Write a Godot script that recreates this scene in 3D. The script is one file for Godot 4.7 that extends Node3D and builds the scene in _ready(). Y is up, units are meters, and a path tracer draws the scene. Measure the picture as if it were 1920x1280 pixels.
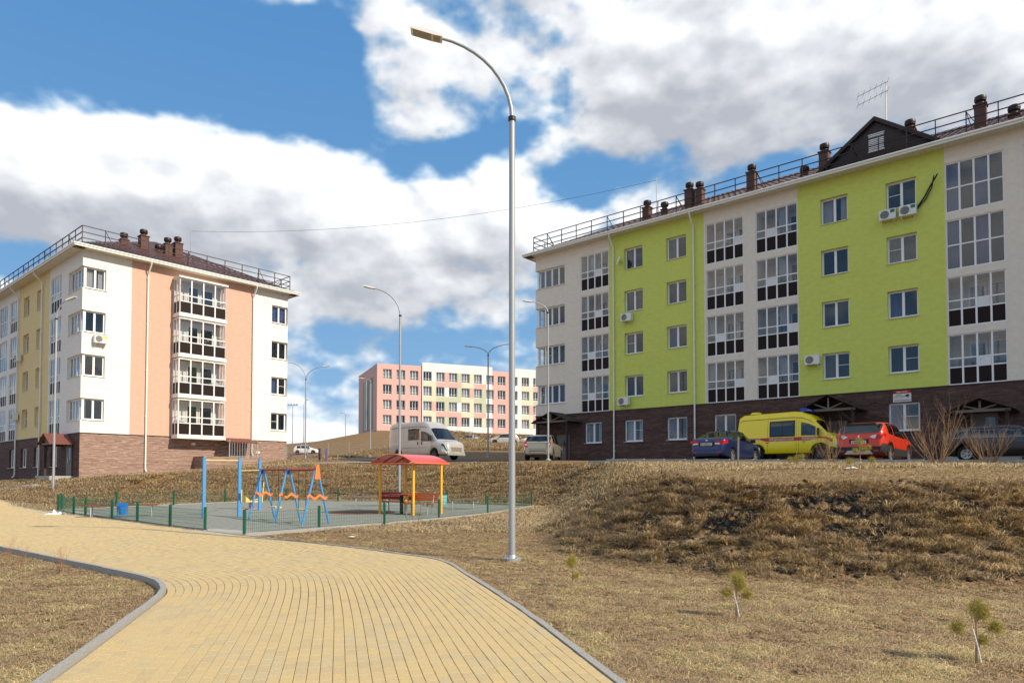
extends Node3D
# World: x right, y up (camera height = 0), z towards the viewer; depth is -z. Metres.

class MB:
	var v := PackedVector3Array()
	var n := PackedVector3Array()
	var uv := PackedVector2Array()
	var c := PackedColorArray()
	var col := Color.WHITE
	var colored := false

	func tri3(a: Vector3, b: Vector3, d: Vector3, na: Vector3, nb: Vector3, nd: Vector3) -> void:
		v.append(a); v.append(d); v.append(b)
		n.append(na); n.append(nd); n.append(nb)
		if colored:
			c.append(col); c.append(col); c.append(col)

	func tri(a: Vector3, b: Vector3, d: Vector3) -> void:
		var m := (b - a).cross(d - a).normalized()
		tri3(a, b, d, m, m, m)

	func quad(a: Vector3, b: Vector3, d: Vector3, e: Vector3) -> void:   # counter-clockwise seen from outside
		var m := (d - a).cross(e - b).normalized()
		tri3(a, b, d, m, m, m)
		tri3(a, d, e, m, m, m)

	func quadn(a: Vector3, b: Vector3, d: Vector3, e: Vector3, na: Vector3, nb: Vector3, nd: Vector3, ne: Vector3) -> void:
		tri3(a, b, d, na, nb, nd)
		tri3(a, d, e, na, nd, ne)

	func box(at: Vector3, size: Vector3, bs := Basis()) -> void:
		var x := bs.x * size.x * 0.5
		var y := bs.y * size.y * 0.5
		var z := bs.z * size.z * 0.5
		quad(at - x - y + z, at + x - y + z, at + x + y + z, at - x + y + z)
		quad(at + x - y - z, at - x - y - z, at - x + y - z, at + x + y - z)
		quad(at + x - y + z, at + x - y - z, at + x + y - z, at + x + y + z)
		quad(at - x - y - z, at - x - y + z, at - x + y + z, at - x + y - z)
		quad(at - x + y + z, at + x + y + z, at + x + y - z, at - x + y - z)
		quad(at - x - y - z, at + x - y - z, at + x - y + z, at - x - y + z)

	func span(lo: Vector3, hi: Vector3) -> void:
		box((lo + hi) * 0.5, hi - lo)

	func bar(a: Vector3, b: Vector3, w: float, h: float) -> void:   # a square bar from a to b
		var z := (b - a).normalized()
		var x := Vector3.UP.cross(z)
		x = Vector3.RIGHT if x.length() < 0.01 else x.normalized()
		box((a + b) * 0.5, Vector3(w, h, a.distance_to(b)), Basis(x, z.cross(x), z))

	func tube(p: Array, r: Array, sides := 8, cap := true) -> void:
		var rings := []
		var nrm := []
		var side := Vector3.ZERO
		for i in p.size():
			var d: Vector3 = (p[mini(i + 1, p.size() - 1)] - p[maxi(i - 1, 0)]).normalized()
			if side == Vector3.ZERO:
				side = d.cross(Vector3.UP if absf(d.y) < 0.9 else Vector3.RIGHT).normalized()
			side = (side - d * side.dot(d)).normalized()
			var up := d.cross(side)
			var ring := PackedVector3Array()
			var nr := PackedVector3Array()
			for k in sides:
				var a := TAU * k / sides
				var q := side * cos(a) + up * sin(a)
				nr.append(q)
				ring.append(p[i] + q * r[i])
			rings.append(ring)
			nrm.append(nr)
		for i in p.size() - 1:
			for k in sides:
				var k2 := (k + 1) % sides
				quadn(rings[i][k], rings[i][k2], rings[i + 1][k2], rings[i + 1][k], nrm[i][k], nrm[i][k2], nrm[i + 1][k2], nrm[i + 1][k])
		if cap:
			for k in range(1, sides - 1):
				tri(rings[0][0], rings[0][k + 1], rings[0][k])
				var e: PackedVector3Array = rings[p.size() - 1]
				tri(e[0], e[k], e[k + 1])

	func lathe(prof: Array, t: Transform3D, sides := 16) -> void:   # profile of (radius, height) round the y axis of t, going upwards outside
		for i in prof.size() - 1:
			var a: Vector2 = prof[i]
			var b: Vector2 = prof[i + 1]
			var m := Vector2(b.y - a.y, a.x - b.x).normalized()
			for k in sides:
				var q := TAU * k / sides
				var q2 := TAU * (k + 1) / sides
				var u := Vector3(cos(q), 0, -sin(q))
				var w := Vector3(cos(q2), 0, -sin(q2))
				var Y := Vector3.UP
				var nu := t.basis * (u * m.x + Y * m.y)
				var nw := t.basis * (w * m.x + Y * m.y)
				quadn(t * (u * a.x + Y * a.y), t * (w * a.x + Y * a.y), t * (w * b.x + Y * b.y), t * (u * b.x + Y * b.y), nu, nw, nw, nu)

	func prism(poly: PackedVector2Array, t: Transform3D, depth: float) -> void:   # polygon (counter-clockwise) in xy, from z=0 to z=depth
		var ix := Geometry2D.triangulate_polygon(poly)
		for k in range(0, ix.size(), 3):
			var a := poly[ix[k]]
			var b := poly[ix[k + 1]]
			var d := poly[ix[k + 2]]
			if (b - a).cross(d - a) < 0:
				var s := b
				b = d
				d = s
			tri(t * Vector3(a.x, a.y, depth), t * Vector3(b.x, b.y, depth), t * Vector3(d.x, d.y, depth))
			tri(t * Vector3(a.x, a.y, 0), t * Vector3(d.x, d.y, 0), t * Vector3(b.x, b.y, 0))
		for k in poly.size():
			var a := poly[k]
			var b := poly[(k + 1) % poly.size()]
			quad(t * Vector3(a.x, a.y, 0), t * Vector3(b.x, b.y, 0), t * Vector3(b.x, b.y, depth), t * Vector3(a.x, a.y, depth))

	func mesh(m: Material) -> ArrayMesh:
		var a := []
		a.resize(Mesh.ARRAY_MAX)
		a[Mesh.ARRAY_VERTEX] = v
		a[Mesh.ARRAY_NORMAL] = n
		if colored:
			a[Mesh.ARRAY_COLOR] = c
		if uv.size() == v.size():
			a[Mesh.ARRAY_TEX_UV] = uv
		var am := ArrayMesh.new()
		if v.size():
			am.add_surface_from_arrays(Mesh.PRIMITIVE_TRIANGLES, a)
			am.surface_set_material(0, m)
		return am

var taken := {}
var M := {}
var rng := RandomNumberGenerator.new()

func numbered(called: String) -> String:
	taken[called] = taken.get(called, 0) + 1
	return called if taken[called] == 1 else "%s_%03d" % [called, taken[called] - 1]

func W(x: float, h: float, depth: float) -> Vector3:
	return Vector3(x, h, -depth)

func meta(o: Node, label: String, category: String, group := "") -> void:
	o.set_meta("label", label)
	o.set_meta("category", category)
	if group:
		o.set_meta("group", group)

func thing(called: String, label: String, category: String, at := Vector3.ZERO, turn := 0.0, group := "") -> Node3D:
	var o := Node3D.new()
	o.name = numbered(called)
	add_child(o)
	o.position = at
	o.rotation.y = turn
	meta(o, label, category, group)
	return o

func put(called: String, me: Mesh, parent: Node, t := Transform3D()) -> MeshInstance3D:
	var o := MeshInstance3D.new()
	o.name = numbered(called) if parent == self else called
	o.mesh = me
	o.transform = t
	parent.add_child(o, true)
	return o

func part(called: String, b: MB, m: Material, parent: Node, t := Transform3D()) -> MeshInstance3D:
	return put(called, b.mesh(m), parent, t)

func structure(called: String, b: MB, m: Material, label := "", kind := "structure") -> MeshInstance3D:
	var o := put(called, b.mesh(m), self)
	o.set_meta("kind", kind)
	if label:
		o.set_meta("label", label)
	return o

func copy(o: Node3D, called: String, label: String, at: Vector3, turn: float) -> Node3D:
	var r: Node3D = o.duplicate()
	r.name = numbered(called)
	add_child(r)
	r.position = at
	r.rotation.y = turn
	r.set_meta("label", label)
	return r

func lin(r: float, g: float, b: float) -> Color:
	return Color(r, g, b).linear_to_srgb()

func mat(c: Color, rough := 0.8, metal := 0.0) -> StandardMaterial3D:
	var m := StandardMaterial3D.new()
	m.albedo_color = c
	m.roughness = rough
	m.metallic = metal
	return m

func noise_tex(freq: float, seed_: int, ramp := [], normal := false, strength := 4.0, oct := 5, size := 512) -> NoiseTexture2D:
	var f := FastNoiseLite.new()
	f.noise_type = FastNoiseLite.TYPE_SIMPLEX_SMOOTH
	f.frequency = freq
	f.fractal_octaves = oct
	f.seed = seed_
	var t := NoiseTexture2D.new()
	t.width = size
	t.height = size
	t.seamless = true
	t.noise = f
	if normal:
		t.as_normal_map = true
		t.bump_strength = strength
	if ramp.size():
		var g := Gradient.new()
		var off := PackedFloat32Array()
		var cs := PackedColorArray()
		for k in ramp:
			off.append(k[0])
			cs.append(k[1])
		g.offsets = off
		g.colors = cs
		t.color_ramp = g
	return t

func tri_planar(m: StandardMaterial3D, scale: float, albedo: Texture2D, normal: Texture2D = null, ns := 1.0) -> StandardMaterial3D:
	m.uv1_triplanar = true
	m.uv1_world_triplanar = true
	m.uv1_scale = Vector3.ONE * scale
	if albedo:
		m.albedo_texture = albedo
	if normal:
		m.normal_enabled = true
		m.normal_texture = normal
		m.normal_scale = ns
	return m

func _ready() -> void:
	rng.seed = 7
	set_camera_and_light()
	make_materials()
	make_ground()
	make_paving()
	make_apartments()
	make_school()
	make_playground()
	make_lamps()
	make_vehicles()
	make_plants()
	make_geocells()
	make_small_things()
	make_grass()

const FOCAL := 1292.95
const CY := 856.0
const PITCH := 0.0310

func set_camera_and_light() -> void:
	var cam := Camera3D.new()
	cam.projection = Camera3D.PROJECTION_FRUSTUM
	cam.near = 0.1
	cam.far = 3000.0
	cam.keep_aspect = Camera3D.KEEP_HEIGHT
	cam.size = 1280.0 / FOCAL * cam.near
	cam.frustum_offset = Vector2(0, (CY - 640.0) / FOCAL * cam.near)
	cam.rotation.x = PITCH
	cam.name = "camera"
	add_child(cam)
	cam.current = true

	var env := Environment.new()
	env.background_mode = Environment.BG_SKY
	var sky := Sky.new()
	var pano := PanoramaSkyMaterial.new()
	pano.panorama = ImageTexture.create_from_image(sky_image())
	pano.energy_multiplier = 0.87
	sky.sky_material = pano
	env.sky = sky
	env.tonemap_mode = Environment.TONE_MAPPER_LINEAR
	env.tonemap_exposure = 1.5
	env.sdfgi_enabled = true
	env.ssao_enabled = true
	env.ssil_enabled = true
	var we := WorldEnvironment.new()
	we.environment = env
	we.name = "world_environment"
	add_child(we)

	var sun := DirectionalLight3D.new()
	sun.name = "sun"
	sun.light_energy = 1.19
	sun.light_color = Color(1.0, 0.945, 0.85)
	sun.light_angular_distance = 0.55
	sun.shadow_enabled = true
	var el := deg_to_rad(35.5)
	var to_sun := Vector3(0.86 * cos(el), sin(el), 0.51 * cos(el)).normalized()
	add_child(sun)
	sun.look_at_from_position(to_sun * 50.0, Vector3.ZERO)

# ---- the sky: air and fair-weather clouds, computed for every direction
var sky_noise: FastNoiseLite
var sky_fine: FastNoiseLite
# cloud banks and gaps: azimuth, elevation, half widths (degrees), amount
var BANKS := []

func banks(az: float, el: float) -> float:
	var x := 0.0
	for b in BANKS:
		var dx: float = (az - b[0]) / b[2]
		var dy: float = (el - b[1]) / b[3]
		var e := dx * dx + dy * dy
		if e < 6.0:
			x += b[4] * exp(-e)
	return x

func clouds(cols: int, rows: int, az0: float, az1: float, el1: float, el0: float) -> PackedFloat32Array:   # cloud thickness on a grid of directions, top row first
	var out := PackedFloat32Array()
	out.resize(cols * rows)
	# the banks change slowly: worked out on a coarse grid and interpolated
	var step := 8
	var bc := cols / step + 2
	var br := rows / step + 2
	var bank_grid := PackedFloat32Array()
	bank_grid.resize(bc * br)
	for j in br:
		for i in bc:
			bank_grid[j * bc + i] = banks(az0 + (az1 - az0) * i * step / cols, el1 + (el0 - el1) * j * step / rows)
	for j in rows:
		var el := deg_to_rad(el1 + (el0 - el1) * (j + 0.5) / rows)
		var y := sin(el) * 17.0
		var ce := cos(el) * 10.0
		var bj := j / step
		var fj := (j % step) / float(step)
		for i in cols:
			var az := deg_to_rad(az0 + (az1 - az0) * (i + 0.5) / cols)
			var sx := sin(az) * ce
			var sz := cos(az) * ce
			var bi := i / step
			var fi := (i % step) / float(step)
			var k := bj * bc + bi
			var bank_here := lerpf(lerpf(bank_grid[k], bank_grid[k + 1], fi), lerpf(bank_grid[k + bc], bank_grid[k + bc + 1], fi), fj)
			out[j * cols + i] = sky_noise.get_noise_3d(sx, y, sz) * 0.80 + sky_fine.get_noise_3d(sx * 3.0, y * 3.0, sz * 3.0) * 0.24 + bank_here * 0.56 + 0.17
	return out

func paint_sky(im: Image, at_x: int, at_y: int, cols: int, rows: int, az0: float, az1: float, el1: float, el0: float) -> void:
	var d := clouds(cols, rows, az0, az1, el1, el0)
	var per := cols / (az1 - az0)   # pixels per degree
	var ox := int(1.3 * per)
	var oy := int(1.6 * per)
	var oh := int(5.0 * per)
	for j in rows:
		var el := el1 + (el0 - el1) * (j + 0.5) / rows
		var up := clampf(el / 60.0, 0.0, 1.0)
		var blue := Color(0.65, 0.77, 0.86).lerp(Color(0.315, 0.51, 0.71), clampf(pow(up, 0.45) * 1.30, 0, 1))
		blue = blue.lerp(Color(0.20, 0.39, 0.61), smoothstep(0.55, 1.0, up))
		var j1 := maxi(j - oy, 0) * cols
		var j2 := maxi(j - oh, 0) * cols
		for i in cols:
			var t := d[j * cols + i]
			var c := blue
			var a := smoothstep(-0.04, 0.30, t)
			if a > 0.0:
				var toward := d[j1 + mini(i + ox, cols - 1)]
				var above := d[j2 + i]
				var lit := clampf(0.80 + (t - toward) * 1.25 - smoothstep(0.05, 0.75, above) * 0.42 - smoothstep(0.35, 0.9, t) * 0.12, 0.0, 1.0)
				c = blue.lerp(Color(0.66, 0.67, 0.70).lerp(Color(0.945, 0.945, 0.945), lit), a * 0.96)
			im.set_pixel((at_x + i) % im.get_width(), at_y + j, c)   # the middle of the view is the image's left edge

func sky_image() -> Image:
	sky_noise = FastNoiseLite.new()
	sky_noise.noise_type = FastNoiseLite.TYPE_SIMPLEX_SMOOTH
	sky_noise.frequency = 0.26
	sky_noise.fractal_octaves = 7
	sky_noise.fractal_gain = 0.53
	sky_noise.seed = 12
	sky_fine = FastNoiseLite.new()
	sky_fine.noise_type = FastNoiseLite.TYPE_SIMPLEX_SMOOTH
	sky_fine.frequency = 0.5
	sky_fine.fractal_octaves = 4
	sky_fine.seed = 5
	# photo-pixel centres of the banks turned into directions
	for p in [[60, 330, 170, 70, 0.55], [250, 330, 200, 90, 0.6], [360, 270, 120, 55, 0.45], [540, 320, 170, 70, 0.5], [660, 300, 90, 40, 0.5], [300, 420, 330, 90, 0.5], [600, 400, 250, 70, 0.5],
			[820, 120, 110, 85, 0.75], [980, 80, 220, 90, 0.7], [1180, 170, 130, 80, 0.5], [1300, 60, 330, 120, 0.7], [1600, 110, 350, 130, 0.75], [1880, 100, 250, 160, 0.6], [1150, 260, 90, 50, 0.35], [1420, 230, 150, 60, 0.5],
			[700, 480, 200, 90, 0.5], [900, 400, 150, 70, 0.65], [850, 540, 260, 100, 0.5], [960, 640, 150, 50, 0.3], [368, 112, 75, 60, 0.80], [960, 350, 1150, 620, -0.18], [700, 590, 60, 25, 0.3],
			[150, 80, 300, 110, -1.1], [480, 110, 190, 110, -1.1], [610, 60, 75, 110, -1.0], [620, 215, 90, 40, -0.7], [800, 285, 140, 38, -1.0], [930, 250, 90, 40, -0.8], [1110, 320, 110, 45, -0.7], [1060, 165, 22, 40, -0.6],
			[1280, 270, 60, 30, -0.45], [610, 620, 80, 40, -0.7], [560, 470, 22, 40, -0.45], [620, 700, 90, 30, -0.4], [30, 470, 70, 45, -0.9], [820, 640, 70, 22, -0.4], [1480, 285, 60, 25, -0.4]]:
		var az := rad_to_deg(atan((p[0] - 960.0) / FOCAL))
		var el := rad_to_deg(atan((896.0 - p[1]) / FOCAL * cos(deg_to_rad(az))))
		BANKS.append([az, el, p[2] * 0.0443 * 0.8, p[3] * 0.0443 * 0.8, p[4]])
	var im := Image.create(1024, 512, false, Image.FORMAT_RGB8)
	im.fill(Color(0.40, 0.37, 0.32))
	paint_sky(im, 512, 0, 1024, 264, -180.0, 180.0, 90.0, 90.0 - 264 * 180.0 / 512.0)
	im.resize(4096, 2048, Image.INTERPOLATE_CUBIC)
	# the same sky, finer where the view looks
	paint_sky(im, 1580 + 2048, 560, 936, 480, 1580 * 360.0 / 4096.0 - 180.0, 2516 * 360.0 / 4096.0 - 180.0, 90.0 - 560 * 180.0 / 2048.0, 90.0 - 1040 * 180.0 / 2048.0)
	return im

func brick_image(cols: Array, mortar: Color, seed_: int) -> Image:   # long thin facing bricks, too far away to be told apart
	var r := RandomNumberGenerator.new()
	r.seed = seed_
	var im := Image.create(512, 512, false, Image.FORMAT_RGB8)
	im.fill(mortar)
	for row in 32:
		var x := -r.randi_range(0, 60)
		while x < 512:
			var w := r.randi_range(38, 78)
			var c: Color = cols[r.randi_range(0, cols.size() - 1)]
			c = c.lightened(r.randf_range(0, 0.08)) if r.randf() < 0.5 else c.darkened(r.randf_range(0, 0.15))
			im.fill_rect(Rect2i(x, row * 16, w - 2, 14), c)
			x += w
	return im

func make_materials() -> void:
	var grain := noise_tex(0.09, 3, [], true, 6.0, 4)
	var patch := noise_tex(0.012, 4, [[0.0, Color(0.93, 0.93, 0.93)], [1.0, Color(1, 1, 1)]], false, 4, 5)
	for a in [["white_wall", Color(0.915, 0.90, 0.88)], ["cream_wall", Color(0.91, 0.87, 0.815)], ["salmon_wall", Color(0.83, 0.67, 0.595)], ["green_wall", Color(0.82, 0.855, 0.42)], ["yellow_wall", Color(0.90, 0.81, 0.60)],
			["pink_wall", Color(0.86, 0.69, 0.66)], ["school_white", Color(0.90, 0.90, 0.90)], ["school_yellow", Color(0.88, 0.84, 0.74)], ["school_green", Color(0.76, 0.78, 0.68)], ["school_grey", Color(0.62, 0.62, 0.60)], ["concrete", Color(0.66, 0.65, 0.63)]]:
		M[a[0]] = tri_planar(mat(a[1], 0.92), 0.6, patch, grain, 0.5)
	for a in [["brick_brown", [Color(0.56, 0.45, 0.40), Color(0.60, 0.49, 0.44), Color(0.53, 0.42, 0.375), Color(0.65, 0.55, 0.495)], Color(0.45, 0.37, 0.335), 3], ["brick_dark", [Color(0.32, 0.22, 0.195), Color(0.36, 0.25, 0.22), Color(0.28, 0.19, 0.17), Color(0.38, 0.28, 0.245)], Color(0.21, 0.15, 0.135), 4]]:
		M[a[0]] = tri_planar(mat(Color.WHITE, 0.85), 0.42, ImageTexture.create_from_image(brick_image(a[1], a[2], a[3])))
	M.frame = mat(Color(0.90, 0.90, 0.90), 0.4)
	M.frame_brown = mat(Color(0.16, 0.105, 0.095), 0.55)
	M.panel = mat(Color(0.13, 0.08, 0.075), 0.55)
	M.panel.metallic_specular = 0.3
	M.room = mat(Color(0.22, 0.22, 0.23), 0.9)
	M.curtain = mat(Color(0.64, 0.65, 0.66), 0.9)
	M.curtain_blue = mat(Color(0.22, 0.29, 0.47), 0.9)
	M.curtain_dark = mat(Color(0.36, 0.345, 0.33), 0.9)
	var g := mat(Color(0.25, 0.30, 0.35, 0.08), 0.02)
	g.transparency = BaseMaterial3D.TRANSPARENCY_ALPHA
	g.metallic_specular = 0.5
	M.glass = g
	var roof := tri_planar(mat(Color(0.36, 0.23, 0.20), 0.45), 0.3, patch)
	M.roof = roof
	M.rail = mat(Color(0.20, 0.13, 0.135), 0.6)
	M.gutter = mat(Color(0.88, 0.87, 0.84), 0.45)
	M.soffit = mat(Color(0.84, 0.83, 0.80), 0.6)
	M.flue = tri_planar(mat(Color(0.36, 0.25, 0.22), 0.8), 2.0, patch)
	M.flue_cap = mat(Color(0.20, 0.14, 0.13), 0.5, 0.4)
	M.wood_dark = tri_planar(mat(Color(0.22, 0.155, 0.135), 0.7), 3.0, patch)
	M.tile_red = mat(Color(0.45, 0.27, 0.23), 0.5)
	M.white_plastic = mat(Color(0.86, 0.86, 0.84), 0.45)
	M.black_plastic = mat(Color(0.07, 0.07, 0.075), 0.55)
	M.black_hose = mat(Color(0.05, 0.05, 0.055), 0.6)
	var zinc := noise_tex(0.05, 9, [[0.0, Color(0.80, 0.81, 0.83)], [1.0, Color(1, 1, 1)]], false, 4, 3)
	M.galvanised = tri_planar(mat(Color(0.70, 0.715, 0.73), 0.5, 0.35), 3.0, zinc)
	M.lamp_white = mat(Color(0.88, 0.88, 0.87), 0.4)
	M.lamp_lens = mat(Color(0.64, 0.61, 0.55), 0.35)
	M.blue_paint = mat(Color(0.29, 0.56, 0.78), 0.4)
	M.orange_paint = mat(Color(0.90, 0.48, 0.24), 0.45)
	M.yellow_paint = mat(Color(0.90, 0.68, 0.20), 0.4)
	M.pale_yellow = mat(Color(0.88, 0.79, 0.48), 0.5)
	M.red_paint = mat(Color(0.62, 0.17, 0.11), 0.45)
	var poly := mat(Color(0.80, 0.13, 0.08), 0.22)
	poly.metallic_specular = 0.6
	M.red_sheet = poly
	M.fence_green = mat(Color(0.06, 0.34, 0.25), 0.45)
	M.rust_wood = mat(Color(0.45, 0.20, 0.13), 0.7)
	M.grey_wood = mat(Color(0.45, 0.415, 0.375), 0.8)
	M.rubber = mat(Color(0.055, 0.055, 0.058), 0.85)
	M.rim = mat(Color(0.66, 0.66, 0.66), 0.35, 0.7)
	M.rim_dark = mat(Color(0.36, 0.35, 0.33), 0.6, 0.3)
	M.plate = mat(Color(0.80, 0.80, 0.78), 0.5)
	M.ink = mat(Color(0.08, 0.08, 0.09), 0.7)
	M.tail_red = mat(Color(0.72, 0.06, 0.05), 0.15)
	M.lamp_clear = mat(Color(0.82, 0.83, 0.85), 0.12, 0.2)
	M.car_glass = mat(Color(0.05, 0.06, 0.06), 0.04)
	M.car_glass.metallic_specular = 0.7
	M.chrome = mat(Color(0.8, 0.8, 0.8), 0.2, 0.9)
	for a in [["paint_blue", Color(0.12, 0.18, 0.37), 0.5], ["paint_red", Color(0.80, 0.20, 0.06), 0.15], ["paint_yellow", Color(0.97, 0.86, 0.05), 0.0], ["paint_beige", Color(0.60, 0.57, 0.51), 0.45], ["paint_silver", Color(0.74, 0.73, 0.71), 0.4], ["paint_black", Color(0.05, 0.05, 0.055), 0.2], ["paint_white", Color(0.86, 0.86, 0.85), 0.0], ["paint_pearl", Color(0.72, 0.75, 0.80), 0.1]]:
		var m := mat(a[1], 0.32, a[2])
		m.clearcoat_enabled = true
		m.clearcoat = 0.6
		m.clearcoat_roughness = 0.12
		M[a[0]] = m
	M.trim = mat(Color(0.10, 0.10, 0.105), 0.6)
	M.stripe = mat(Color(0.75, 0.10, 0.05), 0.35)
	M.beacon = mat(Color(0.05, 0.18, 0.65), 0.12)
	M.paver = tri_planar(mat(Color.WHITE, 0.88), 1.6, noise_tex(0.05, 21, [[0.0, Color(0.86, 0.85, 0.83)], [1.0, Color(1, 1, 1)]], false, 4, 4), noise_tex(0.2, 22, [], true, 5.0, 3), 0.4)
	M.paver.vertex_color_use_as_albedo = true
	M.sand = tri_planar(mat(Color(0.45, 0.38, 0.27), 0.95), 2.0, noise_tex(0.1, 23, [[0.0, Color(0.7, 0.7, 0.7)], [1.0, Color(1, 1, 1)]], false, 4, 4))
	M.kerb = tri_planar(mat(Color(0.67, 0.66, 0.645), 0.9), 1.2, noise_tex(0.04, 24, [[0.0, Color(0.8, 0.8, 0.79)], [1.0, Color(1, 1, 1)]], false, 4, 5), grain, 0.6)
	M.asphalt = tri_planar(mat(Color(0.27, 0.27, 0.275), 0.92), 0.4, noise_tex(0.05, 25, [[0.0, Color(0.8, 0.8, 0.8)], [1.0, Color(1, 1, 1)]], false, 4, 5))
	M.rubber_floor = tri_planar(mat(Color(0.53, 0.54, 0.51), 0.95), 0.35, noise_tex(0.03, 26, [[0.0, Color(0.78, 0.78, 0.78)], [0.5, Color(0.95, 0.95, 0.95)], [1.0, Color(1, 1, 1)]], false, 4, 6))
	M.red_mat = tri_planar(mat(Color(0.45, 0.16, 0.13), 0.95), 1.0, patch)
	var soil := noise_tex(0.018, 27, [[0.0, Color(0.20, 0.15, 0.105)], [0.32, Color(0.33, 0.25, 0.165)], [0.48, Color(0.47, 0.37, 0.24)], [0.62, Color(0.60, 0.48, 0.32)], [0.8, Color(0.54, 0.45, 0.29)], [1.0, Color(0.40, 0.37, 0.20)]], false, 4, 8, 1024)
	M.soil = tri_planar(mat(Color.WHITE, 0.97), 0.31, soil, noise_tex(0.06, 28, [], true, 10.0, 5), 1.2)
	M.blade = mat(Color.WHITE, 0.85)
	M.blade.vertex_color_use_as_albedo = true
	M.blade.backlight_enabled = true
	M.blade.backlight = Color(0.12, 0.10, 0.06)
	M.bark_pale = mat(Color(0.60, 0.50, 0.40), 0.85)
	M.twig = mat(Color(0.53, 0.42, 0.31), 0.8)
	M.twig_dull = mat(Color(0.43, 0.33, 0.25), 0.85)
	M.needle = mat(Color.WHITE, 0.7)
	M.needle.vertex_color_use_as_albedo = true
	M.geocell = mat(Color(0.045, 0.045, 0.048), 0.6)
	M.clod = tri_planar(mat(Color(0.25, 0.195, 0.15), 0.97), 4.0, noise_tex(0.08, 33, [[0.0, Color(0.6, 0.6, 0.6)], [1.0, Color(1, 1, 1)]], false, 4, 4, 256))
	M.litter = mat(Color(0.88, 0.88, 0.87), 0.7)
	M.paper_sign = mat(Color(0.83, 0.83, 0.81), 0.6)
	M.sign_red = mat(Color(0.66, 0.10, 0.12), 0.6)

# ---- the ground: a low lawn, a bank, and a higher terrace that climbs to the hill behind
const HILL := [-27.2, 43.3, 0.00034278, -24, 46.3, -0.00320738, -17.8, 54.4, 0.00384024, -40.8, 55, 9.37158e-05, -61, 72, -0.000352973, 1.7, 49.9, -0.00258577, -6, 47.5, 0.000485609, 1.5, 39.5, 0.00153682, 9, 31, -2.28609e-05, 14.5, 34.5, -0.000456583, 14.5, 26, 4.21919e-05, 21, 28, -6.2885e-05, 24, 31.5, -1.61471e-05, 35, 21, 0.000495594, 60, 10, 0.000194293, 6, 44, 0.000217144, 2.6, 23, -0.000620262, 4, 17.5, 0.000568972, 7, 14.8, -0.000330091, 12, 14, -0.000125318, 20, 13.4, -7.78291e-05, 9, 21, 0.000527025, 16, 20, 0.00018066, 40, 12, -0.000491709, -9, 53, -0.00158578, -19.4, 64.6, -0.00164729, -2, 56, 0.00162981, -17.5, 85, 0.000681234, -1, 91, 0.000682004, -37, 115, -0.00105517, -6, 139, -0.00222547, -30, 148, 0.00545457, 10, 170, 0.000316136, -60, 150, 0.000731984, -45, 150, -0.00382633, -75, 210, -0.000215365, -22, 44, 0.0015278, -14, 47, -0.000588968, -100, 120, 0.000367104, -120, 320, 1.85554e-05, 120, 320, -2.88167e-05, 60, 80, -9.16587e-05, 0, 330, -3.06584e-05, 30, 50, -0.000363926, 45, 35, 7.21106e-05, -300, 100, 7.13701e-06, 300, 100, -4.23568e-06]
const HILL_PLANE := [11.6234, -0.000479196, 0.0357726]
# foot of the bank: x, depth, width of the slope
const TOE := [[-90.0, 78.0, 7.0], [-60.0, 57.5, 7.0], [-40.0, 44.0, 6.0], [-28.0, 37.0, 5.5], [-21.0, 31.0, 6.5], [-18.8, 29.5, 8.0], [-17.0, 32.2, 10.0], [-13.0, 34.6, 10.0], [-9.0, 35.8, 10.0], [-4.0, 34.2, 8.0], [0.0, 32.4, 6.0], [1.6, 30.6, 3.6], [1.7, 27.0, 3.2], [1.1, 22.0, 3.4], [0.6, 18.0, 3.8], [0.7, 14.6, 4.1], [1.6, 12.3, 4.2], [3.5, 10.3, 4.6], [7.0, 9.2, 5.0], [12.0, 8.5, 5.3], [20.0, 8.0, 5.5], [40.0, 9.0, 4.0], [90.0, 7.0, 4.0]]
var toe_poly := PackedVector2Array()
var lump: FastNoiseLite

func low(z: float) -> float:
	return -1.55 + 0.018 * maxf(0.0, minf(z, 70.0) - 14.0)

func high(x: float, z: float) -> float:
	x = clampf(x, -300.0, 300.0)
	z = clampf(z, -20.0, 330.0)
	var h: float = HILL_PLANE[0] + HILL_PLANE[1] * x + HILL_PLANE[2] * z
	for k in range(0, HILL.size(), 3):
		var r2: float = (x - HILL[k]) * (x - HILL[k]) + (z - HILL[k + 1]) * (z - HILL[k + 1]) + 1e-9
		h += HILL[k + 2] * 0.5 * r2 * log(r2)
	return h

func bank(x: float, z: float) -> float:   # 0 on the lawn, 1 on the terrace
	var p := Vector2(x, z)
	if not Geometry2D.is_point_in_polygon(p, toe_poly):
		return 0.0
	var best := 1e9
	var wide := 5.0
	for k in TOE.size() - 1:
		var a := Vector2(TOE[k][0], TOE[k][1])
		var b := Vector2(TOE[k + 1][0], TOE[k + 1][1])
		var q := Geometry2D.get_closest_point_to_segment(p, a, b)
		var d := p.distance_squared_to(q)
		if d < best:
			best = d
			wide = lerpf(TOE[k][2], TOE[k + 1][2], a.distance_to(q) / a.distance_to(b))
	var s := clampf(sqrt(best) / wide, 0.0, 1.0)
	return lerpf(s, s * s * (3.0 - 2.0 * s), 0.6)

var hummock: FastNoiseLite

func clods(x: float, z: float) -> float:
	return -0.10 * hummock.get_noise_2d(x, z) + lump.get_noise_2d(x * 9.0, z * 9.0) * 0.07 + lump.get_noise_2d(x * 24.0 + 50.0, z * 24.0) * 0.11

func height(x: float, z: float) -> float:
	var s := bank(x, z)
	var lo := low(z)
	if s <= 0.0:
		return lo
	return lerpf(lo, high(x, z), s) + clods(x, z) * s * (1.0 - s) * 4.0

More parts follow.
